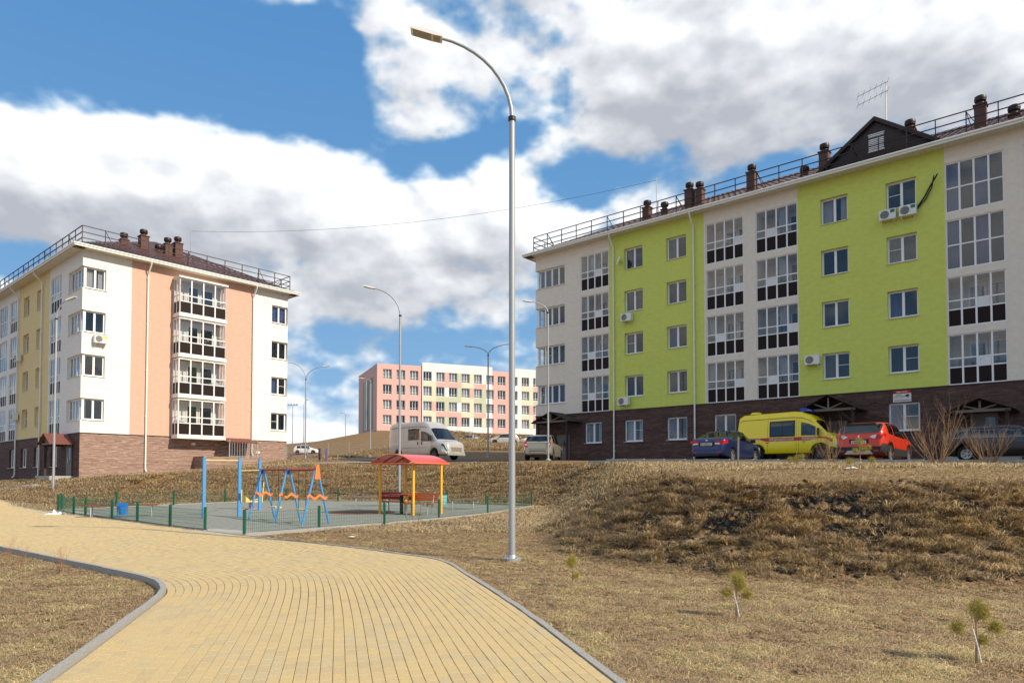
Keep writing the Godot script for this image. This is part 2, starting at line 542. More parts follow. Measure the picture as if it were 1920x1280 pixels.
func G(x: float, z: float, up := 0.0) -> Vector3:   # a point on the ground
	return Vector3(x, height(x, z) + up, -z)

# the path: pairs of points on its left and right edge (x, depth)
const PATH_L := [[-1.3, -3.0], [-2.40, 1.3], [-3.45, 5.27], [-4.10, 7.65], [-4.5, 9.0], [-4.89, 9.75], [-5.31, 10.29], [-6.07, 10.96], [-9.22, 13.53], [-11.03, 14.91], [-16.0, 18.7], [-20.0, 21.8], [-30.0, 29.5], [-45.0, 41.0]]
const PATH_R := [[2.7, -3.0], [1.67, 1.3], [0.73, 5.27], [0.1, 7.9], [-0.72, 10.8], [-1.35, 12.75], [-2.4, 13.95], [-3.73, 15.11], [-7.4, 17.95], [-9.6, 19.75], [-16.0, 25.0], [-20.8, 29.3], [-29.5, 38.6], [-44.0, 49.5]]

func path_point(side: Array, u: float) -> Vector2:
	var k := clampi(int(u), 0, side.size() - 2)
	var p := []
	for j in [k - 1, k, k + 1, k + 2]:
		var q: Array = side[clampi(j, 0, side.size() - 1)]
		p.append(Vector2(q[0], q[1]))
	return p[1].cubic_interpolate(p[2], p[0], p[3], u - k)

var path_poly := PackedVector2Array()
var play_poly := PackedVector2Array()
const PLAY := [[-18.0, 27.4], [-16.0, 25.3], [-8.3, 18.9], [-6.85, 17.75], [-5.4, 19.4], [-2.4, 23.0], [-0.9, 25.4], [0.9, 30.4], [-3.2, 33.0], [-9.0, 34.6], [-12.5, 34.2], [-15.6, 31.0]]

func drape(b: MB, xs: Array, zs: Array, up: float, keep: Callable) -> void:
	var hs := []
	for z in zs:
		var row := PackedFloat32Array()
		for x in xs:
			row.append(height(x, z) + up)
		hs.append(row)
	for j in zs.size() - 1:
		for i in xs.size() - 1:
			if not keep.call((xs[i] + xs[i + 1]) * 0.5, (zs[j] + zs[j + 1]) * 0.5):
				continue
			var p := []
			var q := []
			for o in [[0, 0], [1, 0], [1, 1], [0, 1]]:
				var a: int = i + o[0]
				var d: int = j + o[1]
				p.append(Vector3(xs[a], hs[d][a], -zs[d]))
				var a0 := maxi(a - 1, 0)
				var a1 := mini(a + 1, xs.size() - 1)
				var d0 := maxi(d - 1, 0)
				var d1 := mini(d + 1, zs.size() - 1)
				q.append(Vector3(-(hs[d][a1] - hs[d][a0]) / (xs[a1] - xs[a0]), 1.0, (hs[d1][a] - hs[d0][a]) / (zs[d1] - zs[d0])).normalized())
			b.quadn(p[0], p[1], p[2], p[3], q[0], q[1], q[2], q[3])

func steps(marks: Array) -> Array:   # [start, [end, step], ...]
	var r := [marks[0]]
	var x: float = marks[0]
	for m in marks.slice(1):
		while x < m[0] - 1e-4:
			x += m[1]
			r.append(x)
	return r

func make_ground() -> void:
	lump = FastNoiseLite.new()
	lump.noise_type = FastNoiseLite.TYPE_SIMPLEX_SMOOTH
	lump.frequency = 0.12
	lump.fractal_octaves = 3
	lump.seed = 3
	hummock = FastNoiseLite.new()
	hummock.noise_type = FastNoiseLite.TYPE_CELLULAR
	hummock.cellular_return_type = FastNoiseLite.RETURN_DISTANCE
	hummock.frequency = 3.4
	hummock.fractal_type = FastNoiseLite.FRACTAL_NONE
	hummock.seed = 4
	for t in TOE:
		toe_poly.append(Vector2(t[0], t[1]))
	for q in [[700, 5], [700, 1500], [-900, 1500], [-900, 400], [-300, 200]]:
		toe_poly.append(Vector2(q[0], q[1]))
	var rows := 60
	for k in rows + 1:
		path_poly.append(path_point(PATH_L, k * 13.0 / rows))
	for k in rows + 1:
		path_poly.append(path_point(PATH_R, 13.0 - k * 13.0 / rows))
	for q in PLAY:
		play_poly.append(Vector2(q[0], q[1]))
	var xs := steps([-600.0, [-200.0, 50.0], [-60.0, 10.0], [-26.0, 1.0], [-12.0, 0.5], [0.5, 0.25], [13.0, 0.125], [20.0, 0.25], [30.0, 0.5], [60.0, 2.0], [200.0, 10.0], [600.0, 50.0]])
	var zs := steps([-40.0, [-4.0, 4.0], [4.0, 1.0], [9.0, 0.25], [17.0, 0.125], [24.0, 0.25], [60.0, 0.5], [100.0, 2.0], [200.0, 5.0], [400.0, 25.0], [1200.0, 100.0]])
	var b := MB.new()
	drape(b, xs, zs, -0.02, func(_x, _z): return true)
	structure("ground", b, M.soil, "bare soil and matted dry grass of the lawn, bank and hill")
	# parking lot and street in front of the green building, parallel to it
	b = MB.new()
	var fx := Vector2(0.758, -0.652)
	var fn := Vector2(-0.652, -0.758)
	var o := Vector2(1.73, 49.92)
	ribbon(b, o + fx * 12.5 + fn * 5.9, o + fx * 60.0 + fn * 5.9, 11.0, 0.02)
	ribbon(b, o - fx * 22.0 + fn * 4.0, o + fx * 12.5 + fn * 4.0, 5.5, 0.02)
	structure("parking_lot", b, M.asphalt, "grey asphalt parking strip along the green building")
	b = MB.new()
	ribbon(b, o - fx * 1.0 + fn * 1.1, o + fx * 46.0 + fn * 1.1, 1.8, 0.05)
	structure("pavement", b, M.kerb, "narrow pavement along the foot of the green building")
	b = MB.new()
	var walk := [[-45.0, 53.0], [-33.0, 43.2], [-27.5, 39.9], [-24.0, 41.2], [-19.0, 45.4], [-14.0, 48.0], [-9.0, 46.3], [-6.0, 44.2]]
	for k in walk.size() - 1:
		ribbon(b, Vector2(walk[k][0], walk[k][1]), Vector2(walk[k + 1][0], walk[k + 1][1]), 1.5, 0.03)
	structure("footpath", b, M.concrete, "pale footpath along the top of the bank by the white and salmon building")
	# kerb stones of the parking strip
	var kn := Node3D.new()
	kn.name = "parking_kerb"
	kn.set_meta("kind", "structure")
	kn.set_meta("label", "pale kerb between the grass and the parking strip")
	add_child(kn)
	b = MB.new()
	b.box(Vector3.ZERO, Vector3(0.98, 0.30, 0.15))
	var stone := b.mesh(M.kerb)
	for k in 44:
		var c := o + fn * 11.5 + fx * (k + 13.0)
		put("kerb_stone", stone, kn, Transform3D(Basis(Vector3.UP, -0.7104), G(c.x, c.y, 0.0)))

func ribbon(b: MB, a: Vector2, e: Vector2, wide: float, up: float) -> void:
	var d := (e - a).normalized()
	var s := Vector2(d.y, -d.x) * wide * 0.5
	var m := int(ceil(a.distance_to(e) / 1.0))
	for k in m:
		for j in 4:
			var p := []
			for q in [[k, j], [k, j + 1], [k + 1, j + 1], [k + 1, j]]:
				var c: Vector2 = a.lerp(e, float(q[0]) / m) + s * (q[1] * 0.5 - 1.0)
				p.append(G(c.x, c.y, up))
			if (p[1] - p[0]).cross(p[3] - p[0]).y > 0:
				b.quad(p[0], p[1], p[2], p[3])
			else:
				b.quad(p[0], p[3], p[2], p[1])

# ---- block paving in rows that follow the bend
const ROWS := 42

func make_paving() -> void:
	var path := Node3D.new()
	path.name = "path"
	path.set_meta("kind", "structure")
	path.set_meta("label", "yellow block-paved path bending to the left")
	add_child(path)
	var bed := MB.new()
	for k in 130:
		var u := k * 0.1
		var a := path_point(PATH_L, u)
		var d := path_point(PATH_R, u)
		var a2 := path_point(PATH_L, u + 0.1)
		var d2 := path_point(PATH_R, u + 0.1)
		for j in 4:
			var p := a.lerp(d, j / 4.0)
			var q := a.lerp(d, (j + 1) / 4.0)
			var q2 := a2.lerp(d2, (j + 1) / 4.0)
			var p2 := a2.lerp(d2, j / 4.0)
			bed.quad(W(p.x, low(p.y) + 0.004, p.y), W(q.x, low(q.y) + 0.004, q.y), W(q2.x, low(q2.y) + 0.004, q2.y), W(p2.x, low(p2.y) + 0.004, p2.y))
	part("sand_bed", bed, M.sand, path)
	var tones := [Color(0.595, 0.455, 0.24), Color(0.61, 0.47, 0.25), Color(0.57, 0.44, 0.24), Color(0.625, 0.475, 0.235), Color(0.55, 0.435, 0.25), Color(0.57, 0.455, 0.27)]
	var proto := []
	for t in tones:
		for tilt in 2:
			var b := MB.new()
			b.colored = true
			b.col = t
			paver(b, [Vector3(-0.0955, 0, 0.0455), Vector3(0.0955, 0, 0.0455), Vector3(0.0955, 0, -0.0455), Vector3(-0.0955, 0, -0.0455)], 0.03)
			proto.append(b.mesh(M.paver))
	var far := MB.new()
	far.colored = true
	var near := []
	for r in ROWS:
		var t := (r + 0.5) / ROWS
		# walk along the row in steps of a paver's length
		var pts := PackedVector2Array()
		var len := PackedFloat32Array()
		var total := 0.0
		for k in 521:
			var u := k * 0.025
			var p := path_point(PATH_L, u).lerp(path_point(PATH_R, u), t)
			if k:
				total += p.distance_to(pts[-1])
			pts.append(p)
			len.append(total)
		var s := rng.randf() * 0.2
		var k := 0
		while s + 0.2 < total:
			var ends := []
			for e in [s + 0.0018, s + 0.1982]:
				while k < 519 and len[k + 1] < e:
					k += 1
				ends.append(pts[k].lerp(pts[k + 1], (e - len[k]) / (len[k + 1] - len[k])))
			s += 0.2
			var a: Vector2 = ends[0]
			var b2: Vector2 = ends[1]
			var mid := (a + b2) * 0.5
			if mid.y > 40.0:
				break
			var d := (b2 - a).normalized()
			# width of the row here
			var u0 := float(k) * 0.025
			var wide := path_point(PATH_L, u0).distance_to(path_point(PATH_R, u0)) / ROWS
			var worn := lump.get_noise_2d(mid.x * 6.0, mid.y * 6.0) + lump.get_noise_2d(mid.x * 30.0, mid.y * 30.0) * 0.5
			var tone := rng.randi_range(0, 3) if rng.randf() < 0.5 else 1
			if worn + rng.randf_range(-0.25, 0.25) > 0.28:
				tone = rng.randi_range(4, 5)
			var lift := rng.randf_range(-0.0018, 0.0018)
			var seen := mid.y > 5.1 and absf(mid.x) < mid.y * 0.76
			if seen and mid.y < 6.35 and near.size() < 300:
				var o := put("paver", proto[tone * 2], path, Transform3D(Basis(Vector3.UP, atan2(d.y, d.x)).scaled_local(Vector3(1, 1, (wide - 0.007) / 0.091)), W(mid.x, low(mid.y) + 0.034 + lift, mid.y)))
				near.append(o)
				continue
			far.col = tones[tone]
			var side := Vector2(d.y, -d.x) * (wide * 0.5 - 0.0035)
			var y := low(mid.y) + 0.034 + lift
			var tip := rng.randf_range(-0.001, 0.001)
			paver(far, [W(a.x + side.x, y + tip, a.y + side.y), W(b2.x + side.x, y - tip, b2.y + side.y), W(b2.x - side.x, y - tip, b2.y - side.y), W(a.x - side.x, y + tip, a.y - side.y)], 0.028)
	var fo := part("pavers", far, M.paver, path)
	fo.set_meta("kind", "stuff")
	# kerbs
	for sd in 2:
		var side := PATH_L if sd == 0 else PATH_R
		var kerb := Node3D.new()
		kerb.name = numbered("path_kerb")
		kerb.set_meta("kind", "structure")
		kerb.set_meta("label", "grey concrete kerb along the inside of the bend" if sd == 0 else "grey concrete kerb along the lawn beside the lamp post")
		add_child(kerb)
		var u := 0.0
		var last := path_point(side, 0.0)
		var run := 0.0
		var from := last
		while u < 12.4:
			u += 0.01
			var p := path_point(side, u)
			run += p.distance_to(last)
			last = p
			if run >= (0.5 if u > 2.6 and u < 7.5 else 1.0):
				var d := (p - from).normalized()
				var out := Vector2(-d.y, d.x) * (0.045 if sd == 0 else -0.045)
				var c := (from + p) * 0.5 + out
				var b := MB.new()
				var tall := 0.085 if sd == 0 else 0.05
				b.box(Vector3(0, tall * 0.5 - 0.06, 0), Vector3(run - 0.006, tall + 0.12, 0.07))
				part("kerb_stone", b, M.kerb, kerb, Transform3D(Basis(Vector3.UP, atan2(d.y, d.x)), W(c.x, low(c.y) + rng.randf_range(-0.004, 0.004), c.y)))
				from = p
				run = 0.0

func paver(b: MB, q: Array, deep: float) -> void:   # top corners counter-clockwise; a small bevel and four sides
	var c: Vector3 = (q[0] + q[1] + q[2] + q[3]) * 0.25
	var t := []
	var lo := []
	for p in q:
		t.append(p + (c - p).normalized() * 0.0045 + Vector3.UP * 0.0025)
		lo.append(p - Vector3.UP * deep)
	b.quad(t[0], t[1], t[2], t[3])
	for k in 4:
		var j := (k + 1) % 4
		b.quad(q[k], q[j], t[j], t[k])
		b.quad(lo[k], lo[j], q[j], q[k])

# ---- five-storey apartment blocks; local frame: x along the long front, y up from the top of the brick storey, z out of the front
const STOREY := 2.8
const LENGTH := 44.2
const DEPTH := 14.45
var cache := {}

func wall(b: MB, xf: Transform3D, x0: float, x1: float, y0: float, y1: float, holes: Array, deep: float) -> void:   # a wall face with openings and their reveals
	var xs := [x0, x1]
	var ys := [y0, y1]
	for h in holes:
		for k in 2:
			if h[k] > x0 and h[k] < x1:
				xs.append(h[k])
			if h[2 + k] > y0 and h[2 + k] < y1:
				ys.append(h[2 + k])
	xs.sort()
	ys.sort()
	for i in xs.size() - 1:
		for j in ys.size() - 1:
			if xs[i + 1] - xs[i] < 1e-5 or ys[j + 1] - ys[j] < 1e-5:
				continue
			var cx: float = (xs[i] + xs[i + 1]) * 0.5
			var cy: float = (ys[j] + ys[j + 1]) * 0.5
			var open := false
			for h in holes:
				if cx > h[0] and cx < h[1] and cy > h[2] and cy < h[3]:
					open = true
			if not open:
				b.quad(xf * Vector3(xs[i], ys[j], 0), xf * Vector3(xs[i + 1], ys[j], 0), xf * Vector3(xs[i + 1], ys[j + 1], 0), xf * Vector3(xs[i], ys[j + 1], 0))
	for h in holes:
		var cx: float = (h[0] + h[1]) * 0.5
		var cy: float = (h[2] + h[3]) * 0.5
		if cx < x0 or cx > x1 or cy < y0 or cy > y1:
			continue
		var p := func(x, y, z): return xf * Vector3(x, y, z)
		if h[0] > 0.01:
			b.quad(p.call(h[0], h[2], 0), p.call(h[0], h[2], -deep), p.call(h[0], h[3], -deep), p.call(h[0], h[3], 0))
		if h[1] < h[4] - 0.01:
			b.quad(p.call(h[1], h[2], -deep), p.call(h[1], h[2], 0), p.call(h[1], h[3], 0), p.call(h[1], h[3], -deep))
		b.quad(p.call(h[0], h[3], -deep), p.call(h[1], h[3], -deep), p.call(h[1], h[3], 0), p.call(h[0], h[3], 0))
		b.quad(p.call(h[0], h[2], 0), p.call(h[1], h[2], 0), p.call(h[1], h[2], -deep), p.call(h[0], h[2], -deep))

func frame_of(w: float, h: float, xs: Array, ys: Array, m: Material, thick := 0.06, deep := 0.06, extra := [], mull := 0.04) -> ArrayMesh:   # bars round and between the panes; xs, ys: fractions
	var key := "f%.2f %.2f %s %s %s %s" % [w, h, xs, ys, extra, m.get_instance_id()]
	if not cache.has(key):
		var b := MB.new()
		b.span(Vector3(0, 0, -deep), Vector3(thick, h, 0))
		b.span(Vector3(w - thick, 0, -deep), Vector3(w, h, 0))
		b.span(Vector3(thick, 0, -deep), Vector3(w - thick, thick, 0))
		b.span(Vector3(thick, h - thick, -deep), Vector3(w - thick, h, 0))
		for f in xs:
			b.span(Vector3(w * f - mull, thick, -deep), Vector3(w * f + mull, h - thick, 0.004))
		for f in ys:
			b.span(Vector3(thick, h * f - 0.03, -deep), Vector3(w - thick, h * f + 0.03, -0.004))
		for e in extra:   # a thin bar across one sash: from, to, height
			b.span(Vector3(w * e[0], h * e[2] - 0.012, -deep * 0.6), Vector3(w * e[1], h * e[2] + 0.012, -0.008))
		cache[key] = b.mesh(m)
	return cache[key]

func pane_of(w: float, h: float, m: Material, thick := 0.008) -> ArrayMesh:
	var key := "p%.2f %.2f %d" % [w, h, m.get_instance_id()]
	if not cache.has(key):
		var b := MB.new()
		b.span(Vector3(0, 0, -thick), Vector3(w, h, 0))
		cache[key] = b.mesh(m)
	return cache[key]

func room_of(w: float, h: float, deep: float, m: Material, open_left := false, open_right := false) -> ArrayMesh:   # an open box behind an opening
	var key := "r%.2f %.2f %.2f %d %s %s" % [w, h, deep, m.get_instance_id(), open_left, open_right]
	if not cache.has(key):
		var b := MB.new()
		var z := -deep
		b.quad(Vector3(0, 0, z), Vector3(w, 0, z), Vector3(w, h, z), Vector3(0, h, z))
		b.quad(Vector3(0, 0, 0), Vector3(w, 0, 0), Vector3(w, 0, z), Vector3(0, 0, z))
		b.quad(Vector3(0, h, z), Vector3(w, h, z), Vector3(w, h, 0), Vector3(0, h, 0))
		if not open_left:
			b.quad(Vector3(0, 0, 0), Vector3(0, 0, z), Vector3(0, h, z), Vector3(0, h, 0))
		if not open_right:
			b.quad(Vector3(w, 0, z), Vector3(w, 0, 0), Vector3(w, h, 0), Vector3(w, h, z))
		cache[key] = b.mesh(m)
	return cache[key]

func curtain_of(w: float, h: float, m: Material) -> ArrayMesh:
	var key := "c%.2f %.2f %d" % [w, h, m.get_instance_id()]
	if not cache.has(key):
		var b := MB.new()
		var n := maxi(int(w / 0.035), 6)
		for k in n:
			var x0 := w * k / n
			var x1 := w * (k + 1) / n
			b.quad(Vector3(x0, 0, sin(k * 1.7) * 0.025), Vector3(x1, 0, sin((k + 1) * 1.7) * 0.025), Vector3(x1, h, sin((k + 1) * 1.7) * 0.02), Vector3(x0, h, sin(k * 1.7) * 0.02))
		cache[key] = b.mesh(m)
	return cache[key]

# a window of so many sashes in an opening; xf: frame of the facade
func window(bld: Node, xf: Transform3D, x: float, y: float, w: float, h: float, sashes: int, recess := 0.2, room := 1.3, corner := 0) -> void:
	var at := xf * Transform3D(Basis(), Vector3(x, y, -recess))
	var xs := []
	for k in range(1, sashes):
		xs.append(float(k) / sashes)
	var bar := []
	var roll := rng.randf()
	if roll < 0.35:
		var s := rng.randi_range(0, sashes - 1)
		bar = [[(s + 0.06) / sashes, (s + 0.94) / sashes, 0.52]]
	var win := put("window", frame_of(w, h, xs, [], M.frame, 0.085, 0.07, bar, 0.06), bld, at)
	for k in sashes:
		var a := 0.085 if k == 0 else w * k / sashes + 0.06
		var e := w - 0.085 if k == sashes - 1 else w * (k + 1) / sashes - 0.06
		put("pane", pane_of(e - a, h - 0.17, M.glass), win, Transform3D(Basis(), Vector3(a, 0.085, -0.03)))
	if room > 0.0:
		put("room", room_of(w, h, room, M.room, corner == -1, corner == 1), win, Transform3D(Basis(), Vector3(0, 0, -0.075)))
	if corner != 0:
		if not cache.has("corner_post"):
			var cp := MB.new()
			cp.span(Vector3(-0.07, 0, -0.07), Vector3(0.07, 1.36, 0.07))
			cache["corner_post"] = cp.mesh(M.frame)
		put("corner_post", cache["corner_post"], win, Transform3D(Basis(), Vector3(0.0 if corner < 0 else w, 0, -0.0)))
	var b := MB.new()
	var key := "sill%.2f" % w
	if not cache.has(key):
		b.box(Vector3(w * 0.5, -0.014, recess * 0.5 + 0.03), Vector3(w + 0.08, 0.022, recess + 0.07), Basis(Vector3.RIGHT, 0.08))
		cache[key] = b.mesh(M.gutter)
	put("sill", cache[key], win, Transform3D(Basis(), Vector3(0, 0.0, 0)))
	roll = rng.randf()
	if roll < 0.5:
		var cm: Material = M.curtain if roll < 0.12 else (M.curtain_blue if roll < 0.38 else M.curtain_dark)
		var cw := w * (0.46 if roll < 0.5 else 0.28)
		put("curtain", curtain_of(cw, h - 0.1, cm), win, Transform3D(Basis(), Vector3(0.05, 0.05, -0.2)))
		if roll < 0.3:
			put("curtain", curtain_of(w * 0.3, h - 0.1, cm), win, Transform3D(Basis(), Vector3(w * 0.68, 0.05, -0.2)))

# a glazed loggia: clear panes above, a narrow clear band, dark panels below; the door and window of the flat stand behind
func loggia(bld: Node, xf: Transform3D, x: float, y: float, w: float, h: float, lit: Material, style := 0, room := 1.25) -> Node:
	var at := xf * Transform3D(Basis(), Vector3(x, y, -0.05))
	var ys := [0.85 / h, 1.28 / h] if style == 0 else [0.49]
	var lo := put("loggia", frame_of(w, h, [0.25, 0.5, 0.75], ys, M.frame, 0.05, 0.05), bld, at)
	var lv := [0.0, 0.85, 1.28, h] if style == 0 else [0.0, 0.49 * h, h]
	var vent := rng.randi_range(1, 3)
	for r in lv.size() - 1:
		for k in 4:
			var pw := w * 0.25 - 0.075
			var ph: float = lv[r + 1] - lv[r] - 0.07
			var p := Vector3(w * 0.25 * k + 0.04, lv[r] + 0.035, -0.02)
			if style == 0 and r == 0:
				put("lower_panel", pane_of(pw, ph, M.panel, 0.02), lo, Transform3D(Basis(), p))
			elif style == 0 and r == 1 and k == vent:
				if not cache.has("vent"):
					var b := MB.new()
					for q in 7:
						b.box(Vector3(pw * 0.5, ph * (q + 0.5) / 7.0, 0), Vector3(pw, ph / 7.0 * 0.95, 0.012), Basis(Vector3.RIGHT, -0.4))
					cache["vent"] = b.mesh(M.frame)
				put("vent_grille", cache["vent"], lo, Transform3D(Basis(), p))
			else:
				put("pane", pane_of(pw, ph, M.glass), lo, Transform3D(Basis(), p))
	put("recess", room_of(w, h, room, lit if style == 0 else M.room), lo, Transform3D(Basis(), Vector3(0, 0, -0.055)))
	if style == 0:
		var back := -room - 0.04
		put("balcony_door", frame_of(0.75, 2.15, [], [0.4], M.frame, 0.09, 0.05), lo, Transform3D(Basis(), Vector3(w * 0.30, 0.08, back + 0.06)))
		put("door_pane", pane_of(0.57, 1.1, M.car_glass), lo, Transform3D(Basis(), Vector3(w * 0.30 + 0.09, 0.95, back + 0.05)))
		put("inner_window", frame_of(0.95, 1.35, [], [], M.frame, 0.08, 0.05), lo, Transform3D(Basis(), Vector3(w * 0.30 + 0.8, 0.85, back + 0.06)))
		put("inner_pane", pane_of(0.79, 1.19, M.car_glass), lo, Transform3D(Basis(), Vector3(w * 0.30 + 0.88, 0.93, back + 0.05)))
		if rng.randf() < 0.5:
			put("curtain", curtain_of(w * 0.25 - 0.1, 1.05, M.curtain), lo, Transform3D(Basis(), Vector3(0.05 + w * 0.25 * rng.randi_range(0, 3), 1.3, -0.25)))
		# things kept on the loggia: a rail to dry clothes on and a cupboard
		if rng.randf() < 0.6:
			put("cupboard", pane_of(0.5, rng.randf_range(0.9, 1.3), M.grey_wood, 0.4), lo, Transform3D(Basis(), Vector3(w * rng.randf_range(0.05, 0.6), 0.05, -0.5)))
	else:
		for k in [0, 2]:
			put("curtain", curtain_of(w * 0.25 - 0.08, h - 0.1, M.curtain_blue), lo, Transform3D(Basis(), Vector3(w * 0.25 * k + 0.04, 0.05, -0.2)))
	return lo

func downpipe(bld: Node, xf: Transform3D, x: float, bottom: float) -> void:
	var b := MB.new()
	var p := [Vector3(x, 11.62, 0.62), Vector3(x, 11.42, 0.58), Vector3(x, 10.95, 0.16), Vector3(x, 10.75, 0.10), Vector3(x, bottom + 0.25, 0.10), Vector3(x, bottom + 0.12, 0.14), Vector3(x, bottom, 0.26)]
	b.tube(p, [0.055, 0.055, 0.055, 0.055, 0.055, 0.055, 0.06], 8)
	var o := part("downpipe", b, M.gutter, bld, xf)
	b = MB.new()
	b.box(Vector3(x, 0, 0.06), Vector3(0.15, 0.04, 0.12))
	var clip := b.mesh(M.gutter)
	for k in 5:
		put("pipe_clip", clip, o, Transform3D(Basis(), Vector3(0, lerpf(bottom + 0.6, 10.6, k / 4.0), 0)))

# gabled timber porch standing out from a wall; frame: x along the wall, centre at 0, y=0 ground, z out
func porch(bld: Node, t: Transform3D, half: float, out: float, eave: float, rise: float, tile: Material) -> void:
	var po := MB.new()
	for s in [-1, 1]:
		po.box(Vector3(s * (half - 0.25), eave * 0.5, out - 0.2), Vector3(0.14, eave, 0.14))
		po.bar(Vector3(s * (half - 0.25), eave - 0.06, 0.0), Vector3(s * (half - 0.25), eave - 0.06, out), 0.12, 0.12)
		po.bar(Vector3(s * (half - 0.25), eave - 0.65, out - 0.2), Vector3(s * (half - 0.85), eave - 0.1, out - 0.2), 0.07, 0.07)
	var node := part("porch", po, M.wood_dark, bld, t)
	var b := MB.new()
	b.bar(Vector3(-half + 0.1, eave, out - 0.05), Vector3(half - 0.1, eave, out - 0.05), 0.09, 0.12)
	b.bar(Vector3(0, eave, out - 0.05), Vector3(0, eave + rise - 0.06, out - 0.05), 0.08, 0.08)
	for s in [-1, 1]:
		b.bar(Vector3(0, eave + 0.05, out - 0.05), Vector3(s * half * 0.5, eave + rise * 0.48, out - 0.05), 0.06, 0.06)
	part("truss", b, M.grey_wood, node)
	for s in [-1.0, 1.0]:
		b = MB.new()
		var n := 14
		for k in n:
			for q in 4:
				var za := lerpf(-0.02, out + 0.18, k / float(n))
				var zb := lerpf(-0.02, out + 0.18, (k + 1) / float(n))
				var fa := q / 4.0
				var fb := (q + 1) / 4.0
				var P := func(f: float, z: float, kk: int): return Vector3(s * (half + 0.12) * f, eave + rise + 0.06 - (rise + 0.08) * f + (0.018 if kk % 2 else -0.012), z)
				var A: Vector3 = P.call(fa, za, k)
				var B: Vector3 = P.call(fb, za, k)
				var C: Vector3 = P.call(fb, zb, k + 1)
				var D: Vector3 = P.call(fa, zb, k + 1)
				if s > 0:
					b.quad(D, C, B, A)
				else:
					b.quad(A, B, C, D)
				if q == 3:
					b.quad(B - Vector3(0, 0.04, 0), B, C, C - Vector3(0, 0.04, 0))
		part("porch_roof", b, tile, node)
	b = MB.new()
	b.box(Vector3(0, 0.06, out * 0.5), Vector3(half * 2.0 + 0.3, 0.3, out + 0.3))
	part("step", b, M.concrete, node)

func door(bld: Node, t: Transform3D, w: float, h: float) -> void:
	var b := MB.new()
	b.span(Vector3(-w * 0.5, 0, 0.0), Vector3(w * 0.5, h, 0.05))
	var d := part("door", b, mat(Color(0.42, 0.38, 0.35), 0.5), bld, t)
	b = MB.new()
	b.span(Vector3(0.05, 1.05, 0.052), Vector3(w * 0.5 - 0.12, h - 0.2, 0.058))
	part("door_pane", b, M.car_glass, d)
	b = MB.new()
	b.tube([Vector3(-0.02, 0.85, 0.09), Vector3(-0.02, 1.25, 0.09)], [0.015, 0.015], 6)
	part("handle", b, M.chrome, d)

